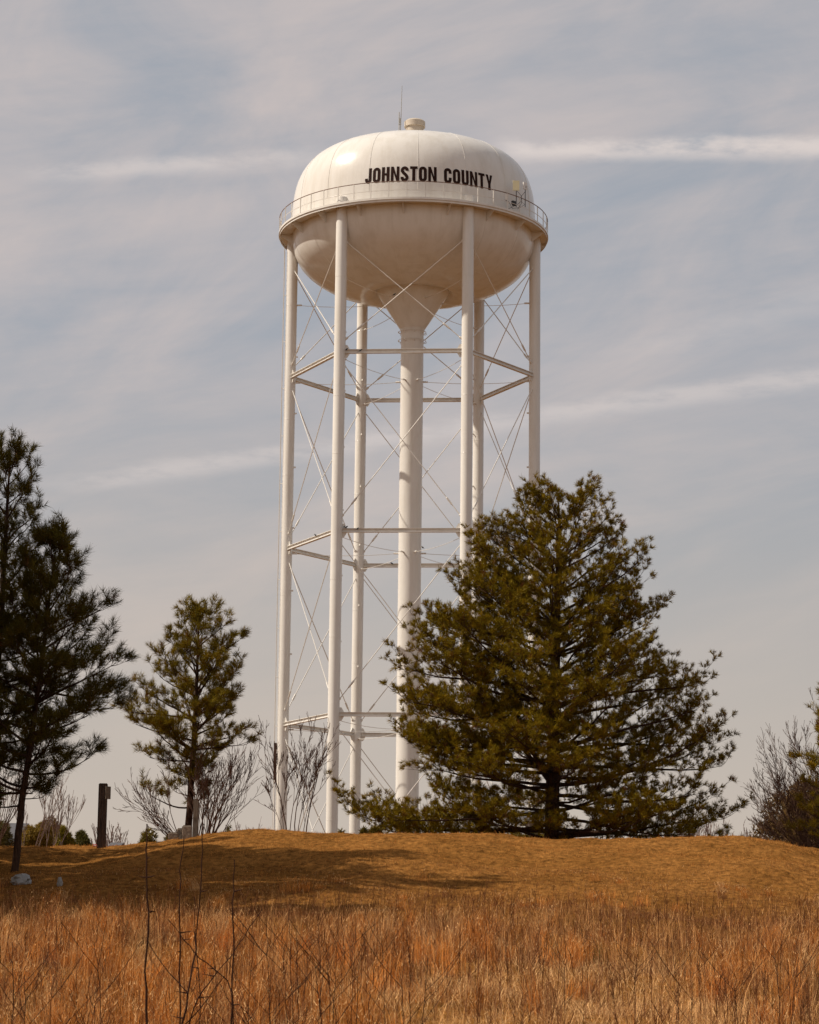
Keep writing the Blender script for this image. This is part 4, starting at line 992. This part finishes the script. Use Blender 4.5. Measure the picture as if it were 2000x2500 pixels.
# foreground saplings and stalks, each its own thing
def stick(label, pts, r, thorns, seed, group=None, twigs=0, name='bare_sapling'):
    """pts: list of (u, v, d); stem drawn through them from the ground up"""
    rng = np.random.default_rng(seed); P = [np.array(at(*p)) for p in pts]
    g = P[0].copy(); g[2] = hz(g[0], g[1])-.05; P = [g]+[p for p in P if p[2] > g[2]+.1]
    t_ = np.linspace(0, len(P)-1, 22); Q = np.stack([np.interp(t_, range(len(P)), [p[c] for p in P]) for c in range(3)], 1)
    Q[1:-1] += rng.normal(0, .004, (len(Q)-2, 3)); rr = np.linspace(r, r*.45, len(Q))*rng.uniform(.86, 1.18, len(Q))
    t = empty(name, Vector(g), label, 'sapling', group); mb = MB(); mb.tube(Q, rr, 6); o = mb.build('stem', M['stalk'], t); soft(o, 60)
    if thorns or twigs:
        mb = MB()
        for i in range(thorns):
            k = rng.integers(5, len(Q)-3); a = rng.choice([0, math.pi])+rng.normal(0, .5); L = rng.uniform(.02, .10)
            mb.tube([Q[k], Q[k]+np.array([math.cos(a)*L, math.sin(a)*L, L*.15])], [.005, .0015], 4, cap=False)
        for i in range(twigs):
            k = rng.integers(6, len(Q)-4); a = rng.choice([0, math.pi])+rng.normal(0, .6); L = rng.uniform(.25, .6)
            mb.tube(curve_pts(rng, Q[k], np.array([math.cos(a)*.8, math.sin(a)*.8, .8]), L, 5, .3, .06), np.linspace(r*.5, .002, 6), 4, cap=False)
        mb.build('thorns' if not twigs else 'twigs', M['stalk'], t)
stick('tallest thorny bare sapling, leftmost of the near upright stems', [(359, 2600, 15), (358, 2400, 15), (360, 2200, 15), (357, 2100, 15), (359, 2012, 15)], .0085, 6, 1)
stick('pale tipped thin sapling second of the near upright stems', [(436, 2600, 16), (441, 2450, 16), (438, 2250, 16), (441, 2130, 16), (449, 2048, 16)], .0068, 3, 2)
stick('curving sapling leaning right, its tip above the crest line', [(430, 2560, 15.5), (455, 2450, 15.5), (482, 2300, 15.5), (491, 2150, 15.5), (499, 2012, 15.5)], .0075, 5, 3, twigs=2)
stick('shorter straight sapling right of the curving one', [(562, 2600, 16), (566, 2480, 16), (570, 2300, 16), (568, 2180, 16), (572, 2098, 16)], .0075, 3, 4)
stick('crossing twig slanting down right between the near saplings', [(575, 2640, 17), (565, 2400, 17), (480, 2330, 17), (410, 2245, 17)], .006, 3, 5)
stick('long slanting twig rising right across the near saplings', [(440, 2560, 17), (490, 2425, 17), (560, 2340, 17), (640, 2220, 17)], .006, 3, 6, twigs=1)
stick('thin stem rising between the curving sapling and the short one', [(486, 2560, 16.5), (490, 2420, 16.5), (478, 2300, 16.5), (475, 2190, 16.5)], .005, 2, 7)
rs = random.Random(77)
near = [(705, 2225, 20), (650, 2240, 21), (725, 2260, 20), (778, 2240, 22), (828, 2230, 19), (795, 2300, 20), (872, 2240, 22), (928, 2235, 21), (885, 2280, 19), (1000, 2330, 21), (1045, 2340, 22), (975, 2360, 19), (620, 2300, 19), (690, 2330, 18), (60, 2380, 17), (130, 2400, 17), (230, 2300, 20), (215, 2420, 18), (30, 2300, 20), (660, 2360, 18), (905, 2400, 19), (770, 2360, 18), (1640, 2300, 24), (1690, 2330, 23), (1560, 2290, 26), (1885, 2280, 26), (1380, 2300, 25), (1240, 2180, 40), (1100, 2160, 44), (1950, 2340, 22), (1790, 2390, 20)]
for i, (u, v, d) in enumerate(near):
    w = rs.uniform(-26, 26)
    where = ('slender dark weed stalk left of the tall near saplings', 'weed stalks at the left') if u < 300 else (('slender dark weed stalk right of the tall near saplings below the tower', 'weed stalks below the tower') if u < 1060 else ('slender dark weed stalk in the grass below the big pine or right of it', 'weed stalks at the right'))
    stick(where[0], [(u+w, 2620, d), (u+w*.5+rs.uniform(-5, 5), (2500+v)/2, d), (u, v, d)], rs.uniform(.0035, .0055), 0, 100+i, group=where[1], twigs=5, name='weed_stalk')
